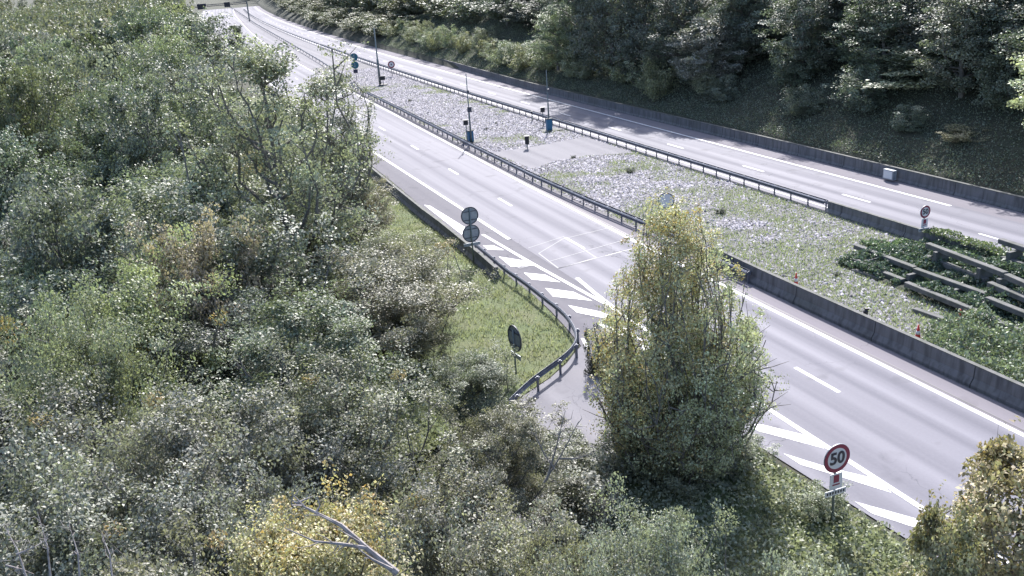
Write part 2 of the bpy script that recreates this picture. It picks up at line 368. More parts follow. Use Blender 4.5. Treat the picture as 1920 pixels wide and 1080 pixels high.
Wl = lambda tab, s0, s1, st_=3., off=0.: [W(s, (f_(tab, s) if isinstance(tab, list) else tab)+off) for s in list(np.arange(s0, s1, st_))+[s1]]
barrier('concrete_barrier', Wl([(-60, 8.6), (11, 8.85), (17, 9.0), (24, 9.2)], -45, 17.5), 'grey concrete safety barrier between near carriageway and gravel median, right foreground', h=1.2)
barrier('concrete_barrier', Wl(22.0, -45, 22.5), 'concrete barrier on the median side of the far carriageway, right of the crash rail', h=1.0)
barrier('concrete_wall', Wl([(-60, 32.2), (45, 32.3), (79, 31.9), (103, 31.9), (142, 33.), (218, 34.6), (372, 35.5), (590, 34)], -45, 590, 6.), 'long concrete wall along the far edge of the far carriageway below the wooded bank',
        prof=[(-.25, 0), (-.25, .1), (-.15, .3), (-.12, 1.15), (.12, 1.15), (.2, .3), (.2, 0)], h=.88)
LB = [g(932, 524), g(900, 495), g(865, 466), g(828, 435), g(795, 410), g(735, 360), g(690, 322), g(655, 292), g(620, 262), g(560, 215), g(480, 150)]
barrier('concrete_barrier', LB, 'dark low concrete barrier at the left edge of the near carriageway beside the grass verge', h=.95)
def wbeam(off, zc):
    a = [(0, -.155), (.03, -.13), (.075, -.09), (.075, -.05), (.01, -.015), (.01, .015), (.075, .05), (.075, .09), (.03, .13), (0, .155)]
    s_ = 1 if off > 0 else -1
    pr = [(off+s_*x, zc+z) for x, z in a]; return pr + [(off-s_*.008+s_*x*.9, zc+z) for x, z in a[::-1]]
def guardrail(pts, label, side=-1, double=False, spacing=2., zc=.62, maxposts=100):
    p0 = pts[0]; root = empty('guard_rail', p0, label, 'guard rail')
    MB().sweep(pts, wbeam(.12*side, zc)).build('rail', M['steel'], root, loc=p0)
    if double: MB().sweep(pts, wbeam(-.12*side, zc)).build('rail', M['steel'], root, loc=p0)
    pp = resample(pts, spacing)[:maxposts]; me = None
    for q in pp:
        if me is None:
            b = MB().box((0, 0, .36), (.10, .06, .76)); b.box((0, 0, zc), (.2, .05, .14))
            ob = b.build('post', M['steel'], root); me = ob.data
        else: ob = bpy.data.objects.new('post', me); link(ob, root)
        d = D; ob.location = tuple(q-p0); ob.rotation_euler = (0, 0, math.atan2(N[1], N[0]))
    return root
RN = [(12.5, 9.0), (17, 8.95), (24, 8.95), (33, 8.6), (44, 8.5), (62, 8.95), (95, 9.95), (127, 10.6)]
guardrail([W(s, f_(RN, s)-(.5 if s < 18 else 0)) for s in list(np.arange(13, 127, 2.))+[127]], 'double steel crash rail along the near edge of the gravel median', double=True)
guardrail([W(s, 22.15) for s in np.arange(23, 223, 2.)], 'dark steel crash rail between the gravel median and the far carriageway', double=True, spacing=2.)
guardrail([W(s, 22.3) for s in np.arange(224, 560, 4.)], 'distant steel crash rail in the median running towards the gantry', spacing=4.)
guardrail([g(x, y) for x, y in ((645, 148), (600, 118), (540, 82), (480, 47), (425, 9))], 'distant steel crash rail on the left of the median asphalt beyond the gap', spacing=6.)
# curved rail round the verge
cv = [(890, 451), (932, 485), (952, 502), (975, 517), (1000, 535), (1025, 555), (1050, 573), (1068, 590), (1079, 607), (1085, 620), (1086, 633), (1079, 647), (1067, 660), (1052, 672), (1027, 690), (1002, 708), (980, 728), (960, 748)]
C = [np.array([*g(x, y, .77)[:2], 0]) for x, y in cv]
for _ in range(2):
    q = [C[0]]
    for a, b in zip(C[:-1], C[1:]): q += [a*.75+b*.25, a*.25+b*.75]
    C = q+[C[-1]]
guardrail(C, 'curved steel crash rail bending round the grass verge at the service road', side=1, spacing=2.)
# ------------------------------------------------------------------ sign helper
def arrow(v): return math.atan2(v[1], v[0])
def sign_root(base, nrm, label, cat='road sign', group=None, name='road_sign'):
    """local frame: +Y is out of the face towards the reader"""
    return empty(name, base, label, cat, group, rz=math.atan2(nrm[1], nrm[0])-math.pi/2)
def text_mesh(txt, size, off=0.):
    cu = bpy.data.curves.new('t', 'FONT'); cu.body = txt; cu.size = size; cu.align_x = 'CENTER'; cu.align_y = 'CENTER'; cu.extrude = .004; cu.offset = off
    o = bpy.data.objects.new('t', cu); S.collection.objects.link(o); dg = bpy.context.evaluated_depsgraph_get()
    me = bpy.data.meshes.new_from_object(o.evaluated_get(dg)); bpy.data.objects.remove(o); return me
def add_text(txt, size, loc, m, parent, off=0., name='lettering'):
    me = text_mesh(txt, size, off); me.materials.clear(); me.materials.append(m)
    o = bpy.data.objects.new(name, me); link(o, parent); o.location = loc; o.rotation_euler = (math.pi/2, 0, math.pi); return o
def post(root, h, r=.045): MB().tube([(0, -.08, -.3), (0, -.08, h)], r).build('post', M['pole'], root, True)
def speed_sign(base, nrm, hc, r, label, plates=True):
    o = sign_root(base, nrm, label); post(o, hc+r*.8)
    MB().disc((0, 0, hc), r, .03, (0, 1, 0)).build('backing', M['alu'], o)
    MB().disc((0, .006, hc), r*.985, .005, (0, 1, 0), r_in=r*.73).build('red_ring', M['red'], o)
    MB().disc((0, .003, hc), r*.735, .002, (0, 1, 0)).build('white_face', M['white'], o)
    add_text('50', r*1.15, (0, .012, hc), M['ink'], o, off=r*.035)
    if plates:
        z = hc-r-.33
        p = MB().box((0, .0, z), (.5, .02, .58)).build('plate', M['white'], o)
        MB().box((0, .014, z+.1), (.22, .006, .28)).box((-.0, .014, z-.12), (.3, .006, .05)).build('red_mark', M['red'], p)
        p = MB().box((0, .0, z-.42), (.85, .02, .2)).build('plate', M['white'], o)
        b = MB()
        for k in range(7): b.box((-.33+k*.11, .014, z-.42), (.06, .006, .1))
        b.build('dark_lettering', M['ink'], p)
    return o
speed_sign(g(1563, 985), -D, 2.55, .52, 'speed limit 50 sign in the foreground bushes beside the white hatching')
speed_sign(W(13.6, 22.0, .75), -D, 1.25, .40, 'small speed limit 50 sign on the barrier of the far carriageway')
def back_sign(base, nrm, discs, plate, label, top, name='road_sign', rim=M['dark_steel'], face=M['alu'], fr=M['white']):
    o = sign_root(base, nrm, label, name=name)
    MB().tube([(0, -.06, -.3), (0, -.06, top)], .05).build('post', M['pole'], o, True)
    for hc, r in discs:
        d_ = MB().disc((0, .02, hc), r, .02, (0, 1, 0)).build('disc', face, o)
        MB().disc((0, .024, hc), r+.03, .05, (0, 1, 0), r_in=r-.035).build('rim', rim, d_)
        b = MB()
        for q in (-.5, .5): b.box((0, -.02, hc+q*r), (r*1.45, .03, .045))
        b.build('bracket', rim, d_)
        MB().disc((0, .029, hc), r*.93, .004, (0, 1, 0)).build('front_face', fr, d_)
    if plate: MB().box((0, -.0, plate[0]), (plate[1], .03, plate[2])).build('plate', face, o)
    return o
back_sign(g(888, 493), D, [(3.2, .56), (2.02, .56)], (1.28, 1.15, .2), 'back of a post with two round signs on the grass verge', 3.7)
back_sign(g(970, 706), (.89, .45), [(1.95, .62)], (1.08, .95, .22), 'back of a single round sign seen nearly edge on by the curved rail', 2.4)
back_sign(g(1250, 438), (-.2, -.98), [(2.35, .52)], None, 'lone round sign with bright disc and dark rim at the near edge of the median', 2.7, face=M['white'])
# blue pair, seen from the front
o = sign_root(g(669, 152), (.05, -1), 'pair of round blue signs over a small plate on one post in the far median'); post(o, 4.7)
for hc in (4.1, 2.75):
    d_ = MB().disc((0, .02, hc), .66, .03, (0, 1, 0)).build('blue_disc', M['teal'], o)
    MB().box((0, .03, hc), (.1, .01, .7)).box((.14, .03, hc-.22), (.3, .01, .09)).build('white_arrow', M['alu'], d_)
MB().box((0, .02, 1.7), (.75, .03, .65)).build('plate', M['navy'], o)
o = sign_root(g(736, 143), (.05, -1), 'small round sign with red ring by the far crash rail'); post(o, 2.4)
MB().disc((0, .02, 2.05), .62, .03, (0, 1, 0)).build('red_ring', M['red'], o)
MB().disc((0, .026, 2.05), .42, .004, (0, 1, 0)).build('white_face', M['white'], o)
MB().box((0, .034, 2.05), (.12, .01, .3)).box((0, .034, 2.05), (.28, .012, .1)).build('dark_symbol', M['ink'], o)
# ------------------------------------------------------------------ masts and roadside equipment
def mast(base, h, label, r=.1, boxes=(), arm=None):
    o = empty('mast', base, label, 'mast')
    MB().tube([(0, 0, 0), (0, 0, h*.45), (0, 0, h*.46), (0, 0, h)], [r, r*.9, r*.6, r*.45]).build('pole', M['pole'], o, True)
    MB().box((0, 0, .04), (.5, .5, .08)).build('base_plate', M['concrete_light'], o)
    for z, sx, sz in boxes: MB().box((.08, -.1, z), (sx, .3, sz)).box((.08, -.1, z+sz/2+.03), (sx*1.15, .36, .04)).build('camera_box', M['dark_steel'], o)
    return o
mast(g(884, 268), 7.4, 'slim grey mast beside the blue cabinet nearest the near carriageway', .1, ((5.5, .2, .25), (3.6, .45, .5)))
mast(g(1030, 243), 6.6, 'slim pale mast behind the blue cabinet at the far crash rail', .09, ((4.4, .2, .2),))
mast(g(713, 160), 9.3, 'tall dark mast standing in the gravel between the blue signs and the red ringed sign', .2)
mast(g(657, 288), 7.8, 'thin mast at the left road edge half hidden by tree leaves', .11, ((6.2, .35, .35), (4.0, .2, .3)))
def cabinet(base, label, m, sz=(.7, .5, 1.35), plinth=True):
    o = empty('cabinet', base, label, 'cabinet', rz=.35)
    MB().box((0, 0, .1+sz[2]/2), sz).build('body', m, o)
    MB().box((0, 0, .1+sz[2]+.04), (sz[0]+.1, sz[1]+.1, .08)).build('roof', M['concrete_light'], o)
    MB().box((0, -sz[1]/2-.01, .1+sz[2]/2), (sz[0]*.86, .02, sz[2]*.88)).build('door', m, o)
    if plinth: MB().box((.2, .1, .03), (sz[0]+1.6, sz[1]+1.3, .1)).build('plinth', M['concrete_light'], o)
    return o
cabinet(g(883, 267), 'bright blue equipment cabinet on a pale slab by the near crash rail', M['blue'], (.6, .45, 1.15))
cabinet(g(1030, 245), 'blue equipment cabinet beside the far crash rail', M['blue'], (.6, .45, 1.2))
cabinet(g(644, 282), 'white box cabinet at the left road edge under the overhanging leaves', M['white'], (1.1, .8, 1.2), False)
def counter(base, h, label, sz=(.5, .3, .5)):
    o = empty('camera_post', base, label, 'camera post')
    MB().tube([(0, 0, 0), (0, 0, h)], .05).build('post', M['pole'], o, True)
    bx = MB().box((0, 0, h+sz[2]/2), sz).build('housing', M['black'], o)
    MB().box((0, -.02, h+sz[2]+.03), (sz[0]+.12, sz[1]+.16, .04)).build('hood', M['navy'], bx); return o
counter(g(876, 264), 1.75, 'short post with black square box left of the near blue cabinet')
counter(g(1019, 236), 1.6, 'short post with black square box left of the far blue cabinet')
counter(g(998, 228), .9, 'low dark marker post against the far crash rail', (.14, .14, .3))
counter(g(989, 279), .5, 'black box on a short post at the edge of the crossover', (.42, .35, .8))
o = counter(g(719, 160), .9, 'black cabinet on a stand at the foot of the tall dark mast', (.75, .5, .6))
MB().box((0, 0, .1), (1.3, 1.1, .2)).build('base', M['black'], o)
o = empty('wall_box', W(27.1, 32.0, 0), 'pale box fixed to the face of the far concrete wall', 'box', rz=math.atan2(N[1], N[0]))
MB().box((-.35, 0, .55), (.35, 1.1, .75)).build('body', M['alu'], o); MB().box((-.54, 0, .55), (.02, .9, .6)).build('door', M['white'], o)
def cone(base, label, h=.75):
    o = empty('traffic_cone', base, label, 'traffic cone')
    MB().tube([(0, 0, .04), (0, 0, h*.4), (0, 0, h)], [.17, .11, .03], 14).build('body', M['cone'], o, True)
    MB().tube([(0, 0, h*.45), (0, 0, h*.65)], [.112, .085], 14).build('white_band', M['white'], o, True)
    MB().box((0, 0, .025), (.42, .42, .05)).build('base', M['cone'], o)
cone(g(1492, 540), 'red traffic cone on the gravel behind the concrete barrier', .9)
cone(g(1720, 640), 'red traffic cone at the tip of the green shrubs', .85)
cone(g(1798, 612), 'orange traffic cone half hidden by shrubs below the crib wall', .9)
o = empty('bollard', g(1622, 600), 'small black bollard on the gravel near the concrete barrier', 'bollard')
MB().tube([(0, 0, 0), (0, 0, .05), (0, 0, .06), (0, 0, .5), (0, 0, .55)], [.2, .2, .11, .13, .08], 12).build('body', M['black'], o)
MB().box((.05, 0, .6), (.2, .14, .1)).build('head', M['black'], o)
# ------------------------------------------------------------------ gantry
gb = g(468, 40); zt = 8.0
far_l = g(372, 15, zt); gl = np.array([far_l[0], far_l[1], 0]); gr = g(461, 4, zt); 
ax = np.array([gb[0]-gl[0], gb[1]-gl[1], 0]); 
axn = np.array([-N[0], -N[1], 0]); gl = gb + axn*30
o = empty('sign_gantry', gb, 'grey steel sign gantry across the road at the far top left', 'gantry')
loc = lambda a, z, y=0: tuple(axn*a + np.array([D[0]*y, D[1]*y, z]))
MB().tube([loc(0, 0), loc(0, zt)], .28, 8).build('column', M['pole'], o); MB().tube([loc(30, 0), loc(30, zt)], .28, 8).build('column', M['pole'], o)
b = MB()
for z in (zt-.6, zt): b.tube([loc(-.3, z), loc(30.3, z)], .14, 6)
for k in range(20): b.tube([loc(k*1.5, zt-.6), loc(k*1.5+.75, zt), loc(k*1.5+1.5, zt-.6)], .05, 4)
b.build('beam', M['dark_steel'], o)
for a_, wd, hh in ((8.2, 2.4, 2.0), (18.5, 3.6, 2.2)):
    b = MB(); c = loc(a_, zt-.5, -.35); b.box(c, (wd, .3, hh), rz=math.atan2(N[1], N[0]))
    p = b.build('sign_panel', M['navy'], o)
    MB().box(loc(a_, zt-.5, -.55), (wd*.8, .04, hh*.7), rz=math.atan2(N[1], N[0])).build('panel_face', M['black'], p)
# ------------------------------------------------------------------ crib wall
o = empty('crib_wall', g(1605, 470), 'stepped crib wall of concrete beams overgrown with plants at the right', 'crib wall')
p0 = np.array(o.location)
def beam(a, b, z, hgt=.26, dep=.34):
    A, B = g(*a, z), g(*b, z); 
    MB().sweep([A, B], [(-dep/2, -hgt), (-dep/2, -.02), (-dep/2+.02, 0), (dep/2-.02, 0), (dep/2, -.02), (dep/2, -hgt)]).build('beam', M['concrete_light'], o, loc=None).location = tuple(-p0)
    return A, B
beams = [((1605, 458), (1716, 500), .75), ((1716, 502), (1850, 549), .8), ((1852, 556), (2000, 615), .9), ((1602, 484), (1642, 499), .5), ((1628, 497), (1694, 523), .35), ((1700, 528), (1830, 580), .6), ((1834, 584), (2000, 655), .7),
         ((1740, 455), (1886, 510), 1.7), ((1888, 513), (2010, 566), 1.75), ((1738, 478), (1850, 522), 1.0), ((1856, 528), (2000, 588), 1.2), ((1600, 504), (1650, 520), .15), ((1715, 577), (1800, 606), .2), ((1860, 600), (2000, 665), .3), ((1876, 447), (2010, 490), 2.1), ((1880, 480), (2010, 520), 1.4)]
for a, b, z in beams: beam(a, b, z)
for x, y, z in ((1765, 470, 1.5), (1848, 500, 1.5), (1628, 487, .5), (1885, 520, 1.4), (1715, 512, .6), (1850, 560, .7), (1903, 470, 1.8), (1800, 540, .6)):
    q = g(x, y, z); b = MB().box((0, 0, -.3), (.22, 1.0, .6), rz=math.atan2(D[1], D[0])); ob = b.build('header', M['concrete_light'], o); ob.location = tuple(q-p0)
# soil behind the beams
sb = MB(); soil = [(18.0, 16., .0), (18.6, 16., .35), (21.7, 14., .45), (21.8, 14., 1.1), (23.6, 13, 1.2)]
prev = None
rows = []
for s in (15, 12, 8, 3, -3, -10, -25):
    k = (15-s)/12.; k = min(1, k)
    s = min(s, 13.4)
    rows.append([W(s, 14.6, -.05), W(s, 14.9, .15*k), W(s, 16.6, .3*k), W(s, 16.8, .5*k), W(s, 18.7, .55*k), W(s, 19.0, .85*k), W(s, 21.6, 1.0*k), W(s, 21.9, 1.3*k)])
for r in rows: sb.v += [tuple(v) for v in r]
for i in range(len(rows)-1):
    for j in range(7): a = i*8+j; sb.f.append((a, a+1, a+9, a+8))
struct(sb.build('terrace_soil', M['earth']))
# ------------------------------------------------------------------ foliage
def np_mesh(name, V, quads, m, autumn=None, tris=None):
    """fast mesh from vertex array and quad array"""
    me = bpy.data.meshes.new(name); V = np.asarray(V, np.float32); k = quads.shape[1]
    me.vertices.add(len(V)); me.vertices.foreach_set('co', V.ravel())
    me.loops.add(quads.size); me.loops.foreach_set('vertex_index', quads.astype(np.int32).ravel())
    me.polygons.add(len(quads)); me.polygons.foreach_set('loop_start', np.arange(0, quads.size, k, dtype=np.int32))
    me.update(calc_edges=True); me.materials.append(m)
    if autumn is not None:
        a = me.attributes.new('autumn', 'FLOAT', 'POINT'); a.data.foreach_set('value', np.asarray(autumn, np.float32))
    return me
def leaves(P, size, up=.5, autumn=None, name='crown', m=None, aspect=.62, base=None, tone=None):
    """one folded leaf per point"""
    n = len(P); nr = RNG.normal(size=(n, 3)); nr[:, 2] = nr[:, 2]*.8 + up*1.2; nr = nr if base is None else nr*.55+base; nr /= np.linalg.norm(nr, axis=1)[:, None]
    a = np.cross(nr, RNG.normal(size=(n, 3))); a /= np.linalg.norm(a, axis=1)[:, None]; b = np.cross(nr, a)
    sz = (np.ones(n)*size)*RNG.uniform(.45, 1.0, n)*1.32; a *= (sz*.5)[:, None]; b *= (sz*.5*aspect)[:, None]
    V = np.empty((n, 4, 3)); V[:, 0] = P-a; V[:, 1] = P-b+nr*(sz*.12)[:, None]-a*.1; V[:, 2] = P+a; V[:, 3] = P+b+nr*(sz*.12)[:, None]-a*.1
    me = np_mesh(name, V.reshape(-1, 3), np.arange(4*n).reshape(-1, 4), m or M['leaf'], None if autumn is None else np.repeat(autumn, 4))
    if tone is not None: q = me.attributes.new('tone', 'FLOAT', 'POINT'); q.data.foreach_set('value', np.repeat(tone, 4).astype(np.float32))
    return me
def tree_mesh(H, R, nl, leafsize, cb=.25, limbs=26, shape='round', elev=(20, 60), clump=.45, aut=0., twig=5, dens=1., seed=1, trunk_r=None, gap=.12, lenr=(.62, 1.18)):
    rg = np.random.default_rng(seed); mb = MB(); anch = []
    tr = trunk_r or H*.016
    tp = [np.array([0, 0, -.6])]; q = np.array([0., 0, 0])
    for i in range(1, 9): q = np.array([q[0]+rg.normal()*.09*H/12, q[1]+rg.normal()*.09*H/12, H*.8*i/8]); tp.append(q)
    tz = [p[2] for p in tp]; mb.tube(tp, [tr*max(.04, 1-1.2*max(0, z)/H) for z in tz], 7)
    def tpos(z): return np.array([np.interp(z, tz, [p[k] for p in tp]) for k in range(3)])
    def env(z):
        u = (z/H-cb)/(1-cb); u = min(max(u, 0), 1)
        if shape == 'round': return R*max(.12, math.sin(math.pi*min(1, (u*.82+.14)))**.7)
        if shape == 'cone': return R*max(.06, (1-u)**.75*(.55+.45*min(1, u*5)))
        if shape == 'main': return R*max(.06, float(np.interp(u, [0, .12, .28, .42, .6, .8, .92, 1], [.58, .82, .98, .98, .66, .34, .15, .03])))
        return R*max(.1, math.sin(math.pi*(u*.75+.2))**.9)     # egg
    zs = np.linspace(H*cb, H*.97, 60); cw = np.cumsum([env(z)+.15*R for z in zs]); cw /= cw[-1]
    lobes = [(rg.uniform(0, 6.28), rg.uniform(cb, 1)*H, rg.uniform(-.32, .28)*(.35 if shape == 'main' else 1)) for _ in range(9)]
    for i in range(limbs):
        u = (i+.5)/limbs; zt = float(np.interp((u*.97+rg.uniform(0, .03)), cw, zs)); az = i*2.399+rg.normal()*.35
        lb = sum(a_*math.exp(-((math.remainder(az-p_, 6.283)/.9)**2+((zt-z_)/(.16*H))**2)) for p_, z_, a_ in lobes)
        rr = env(zt)*(rg.uniform(*lenr) if i % 4 else rg.uniform(.3, .7))*(1+lb); e = R_(elev[0]+(elev[1]-elev[0])*u+rg.normal()*7)
        z0 = max(H*cb*.5, min(zt-rr*math.tan(e), H*.9)); b0 = tpos(z0); end = tpos(zt)+np.array([math.cos(az)*rr, math.sin(az)*rr, 0]); dd0 = end-b0; L = np.linalg.norm(dd0)
        if L < .3: continue
        pts = [b0]; ns = 6; sag = rg.normal(size=3)*.06*L
        for k in range(1, ns+1):
            f = k/ns; pts.append(b0+dd0*f+np.array([math.cos(az), math.sin(az), -.9])*L*.10*math.sin(math.pi*f)+sag*math.sin(math.pi*f)+rg.normal(size=3)*.02*L)
        dd = (pts[-1]-pts[-2]); dd /= np.linalg.norm(dd)
        r0 = tr*(1-.8*z0/H)*.55; mb.tube(pts, [r0*(1-.8*k/ns) for k in range(ns+1)], 5, False)
        for k in range(2, ns+1): anch.append((pts[k], (.1+1.3*(k/ns)**1.5) if shape == 'main' else (.35+.9*k/ns)))
        for k in range(twig):
            f = rg.uniform(.25, 1); j = min(int(f*ns), ns-1); st = pts[j]+(pts[j+1]-pts[j])*(f*ns-j)
            td = dd*.5+rg.normal(size=3)*.75+np.array([0, 0, .25]); td /= np.linalg.norm(td); tl = min(L, R*.9)*rg.uniform(.2, .45)
            md = st+td*tl*.5+rg.normal(size=3)*.06*tl; en = st+td*tl+np.array([0, 0, .08*tl]); mb.tube([st, md, en], [r0*.32, r0*.2, r0*.07], 4, False)
            anch.append((md, .9)); anch.append((en, 1.1))
    A = np.array([a for a, _ in anch]); wt = np.array([w for _, w in anch])*rg.uniform(gap, 1.8, len(anch))
    wt /= wt.sum(); idx = rg.choice(len(A), nl, p=wt)
    rc = clump*rg.uniform(.5, 1.3, len(A)); off = rg.normal(size=(nl, 3)); off *= (rg.uniform(.2, 1, nl)**.5/np.maximum(1e-6, np.linalg.norm(off, axis=1)))[:, None]*1.25
    P = A[idx]+off*rc[idx][:, None]*np.array([1, 1, .62])
    if shape == 'main':
        lim = np.array([env(z) for z in P[:, 2]])*rg.uniform(.78, 1.28, len(A))[idx]*rg.uniform(.93, 1.05, nl)+.1; rd = np.hypot(P[:, 0], P[:, 1]); kk = rd > lim; P[kk, :2] *= (lim[kk]/rd[kk])[:, None]; kk = P[:, 2] > H; P[kk, 2] = H-rg.random(kk.sum())*.8; P[kk, :2] *= .3
    P[:, 2] = np.minimum(P[:, 2], H*1.02)
    ca = rg.uniform(0, 1, len(A)); hh = (A[:, 2]/H); side = A[:, 0]/max(R, .1)
    grp_ = rg.uniform(0, 1, (7, 7, 9)); gi = np.clip(((A+[R*1.2, R*1.2, 0])/[R*.36, R*.36, H/8.]).astype(int), 0, [6, 6, 8]); ca = .55*grp_[gi[:, 0], gi[:, 1], gi[:, 2]]+.45*ca
    av = np.clip((ca < aut*(.25+1.1*hh**2-.35*side))*rg.uniform(.3, .95, len(A)), 0, 1)
    au = np.clip(av[idx]*(rg.random(nl) < .6)*rg.uniform(.3, 1.1, nl), 0, 1)
    nb = rg.normal(size=(len(A), 3))*.8; nb += (A-np.array([0, 0, H*.5]))/R*.5; nb[:, 2] += .5; nb /= np.linalg.norm(nb, axis=1)[:, None]; tone = rg.uniform(-.28, .3, len(A))
    cm = leaves(P, leafsize, autumn=au, base=nb[idx], tone=tone[idx])
    tm = bpy.data.meshes.new('trunk'); tm.from_pydata(mb.v, [], mb.f); tm.materials.append(M['bark']); tm.update()
    return tm, cm, H, 2*R
LIB = {
 'near1': tree_mesh(11, 3.4, 72000, .098, .38, 40, 'round', (5, 70), .5, .03, 6, seed=1),
 'near2': tree_mesh(11, 3.4, 72000, .098, .3, 40, 'egg', (15, 70), .45, .05, 6, seed=2),
 'near3': tree_mesh(9, 3.5, 62000, .10, .25, 36, 'round', (5, 65), .5, .16, 6, seed=3),
 'near4': tree_mesh(11, 3.4, 42000, .095, .25, 34, 'egg', (25, 68), .42, .05, 8, seed=4, gap=0.),
 'mid1': tree_mesh(13, 4.2, 30000, .18, .3, 38, 'round', (5, 68), .65, .03, 5, seed=5),
 'mid2': tree_mesh(13, 4.0, 30000, .18, .3, 38, 'egg', (15, 70), .6, .03, 5, seed=6),
 'mid3': tree_mesh(13, 4.3, 27000, .18, .25, 32, 'round', (5, 60), .6, .10, 6, seed=7, gap=0.),
 'tall': tree_mesh(19, 4.4, 42000, .165, .12, 54, 'egg', (35, 72), .55, .03, 8, seed=8, gap=0.),
 'far1': tree_mesh(14, 4.4, 13000, .32, .15, 28, 'round', (5, 65), .85, .03, 3, seed=9),
 'far2': tree_mesh(16, 4.0, 13000, .32, .15, 30, 'egg', (20, 70), .8, .03, 3, seed=10),
 'wall1': tree_mesh(18, 4.6, 28000, .24, .06, 44, 'egg', (5, 65), .8, .02, 5, seed=11),
 'wall2': tree_mesh(18, 4.4, 26000, .24, .10, 40, 'egg', (10, 70), .75, .02, 5, seed=12, gap=0.),
 'bush': tree_mesh(2.6, 1.6, 7000, .11, .02, 22, 'round', (25, 80), .3, .04, 4, seed=13, trunk_r=.03),
 'bush2': tree_mesh(3.6, 1.7, 9000, .12, .02, 26, 'egg', (40, 80), .3, .06, 4, seed=14, trunk_r=.035),
 'main': tree_mesh(12, 4.0, 150000, .105, .04, 170, 'main', (58, 84), .40, .95, 9, seed=15, trunk_r=.16, gap=.15, lenr=(.82, 1.04)),
 'goldtall': tree_mesh(15, 2.3, 60000, .10, .58, 64, 'round', (10, 70), .38, .4, 8, seed=17),
 'gold': tree_mesh(8, 2.6, 46000, .12, .06, 60, 'main', (45, 82), .36, .22, 7, seed=16),
}
for k in ('main', 'gold'): pass
def where(x, y):
    """words for the part of the picture, by landmarks"""
    if x < 900 and y > -900:
        c = 'at the left edge' if x < 120 else 'left of the tall loose trees' if x < 330 else 'beside the tall loose trees' if x < 620 else 'by the grass verge'
        r = 'high up in the wood' if y < 60 else 'in the upper wood' if y < 200 else 'midway down the wood' if y < 420 else 'low in the wood' if y < 640 else 'in the front of the wood'
        return r+' '+c
    return ''
def hue(c):
    return 'pale silvery' if c[2] > .16 else 'dark green' if c[1] < .13 else 'fresh green' if c[1]-c[2] > .09 else 'grey green' if c[0] > .15 else 'mid green' 
def put(kind, base, h, wd, col, label, cat='tree', name='broadleaf_tree', group=None, rz=None, vary=.12):
    tm, cm, H, Wd = LIB[kind]
    o = empty(name, base, label, cat, group, rz=RNG.uniform(0, 6.28) if rz is None else rz); o.scale = (wd/Wd, wd/Wd, h/H)
    t = bpy.data.objects.new('trunk', tm); link(t, o); c = bpy.data.objects.new('crown', cm); link(c, o)
    k = 1.16*(1+RNG.uniform(-vary, vary)); c.color = (col[0]*k*(1+RNG.uniform(-.08, .08)), col[1]*k, col[2]*k*(1+RNG.uniform(-.08, .08)), 1); return o
def hzp(p):
    s, t = ST(p); return hz(s, t)
def at(kind, x, ytop, width, depth, col, label, group=None, name='broadleaf_tree', cat='tree', rz=None, base_z=None, hs=1.):
    v = fw*F+rt*(x-960)+dn*(ytop-540); P = np.array([0, 0, CH])+v*depth/F
    gz = hzp(P) if base_z is None else base_z; h = max(1.2, P[2]-gz)*hs
    return put(kind, (P[0], P[1], gz-.1), h, width*depth/F, col, label, cat, name, group, rz, .06)
GR = (.13, .165, .105); GY = (.155, .17, .135); LG = (.18, .215, .105); DK = (.09, .12, .085); OL = (.16, .17, .11); SIL = (.185, .20, .175); YE = (.26, .23, .10)
# --- the trees one can tell apart
bm = g(1272, 872)
put('main', tuple(bm), 11.9, 6.6, (.33, .35, .19), 'upright green tree with orange and yellow tips standing on the bank before the road', rz=.3, vary=0)
at('gold', 1940, 745, 470, 21, (.24, .21, .09), 'yellow green upright tree cut by the right edge at the bottom corner', base_z=-.1)
at('gold', 1805, 855, 290, 20, (.24, .215, .095), 'smaller yellow green tree left of the bottom right corner tree', base_z=-.1)
at('tall', 485, -45, 330, 50, (.21, .25, .155), 'tall loose light green tree whose tip rises towards the gantry', rz=1.)
at('tall', 585, 60, 200, 60, (.17, .195, .14), 'tall loose grey green tree overhanging the left edge of the near carriageway')
at('mid3', 330, 340, 240, 40, (.27, .21, .13), 'tree with orange tinted top in the middle of the left wood', rz=2.)
at('goldtall', 520, 765, 340, 16, (.34, .28, .13), 'small yellow tree at the bottom left of centre above the bare white branches')
at('near4', 640, 575, 430, 29, (.165, .17, .12), 'open olive tree with dark forking branches in the centre foreground', rz=.5)
at('near4', 700, 800, 420, 20, GY, 'thin tree with dark upright trunks behind the bare white branches')
at('near2', 840, 800, 420, 20.5, (.19, .185, .14), 'pale brown green tree right of the thin dark trunked tree')
at('near1', 985, 850, 420, 18.5, (.19, .195, .15), 'pale leaved tree at the bottom edge below the service road')
at('near2', 1200, 822, 330, 19, (.195, .215, .17), 'silvery green tree at the bottom edge under the upright tree', rz=.4)
at('near1', 1100, 905, 340, 17, (.175, .185, .145), 'low grey green tree at the bottom edge between two pale trees')
at('near1', 880, 625, 200, 36, OL, 'rounded olive bush beside the curved crash rail')
at('near2', 930, 730, 220, 30, (.16, .155, .115), 'brownish green tree left of the service road mouth')
at('near3', 690, 430, 320, 45, (.18, .172, .115), 'wide brown tinged tree bordering the grass verge below the left barrier')
at('mid3', 635, 330, 170, 62, (.18, .17, .12), 'brownish tree on the slope just below the left road mast')
at('mid1', 345, 66, 200, 82, (.175, .18, .17), 'silver grey tree in the upper left wood')
at('mid2', 330, -25, 190, 115, GR, 'dark green tree reaching the top edge left of the gantry')
at('far2', 436, 28, 46, 190, DK, 'slender dark tree in front of the road below the gantry')
at('near1', 110, 478, 330, 30, (.165, .195, .11), 'light green domed tree low at the left edge')
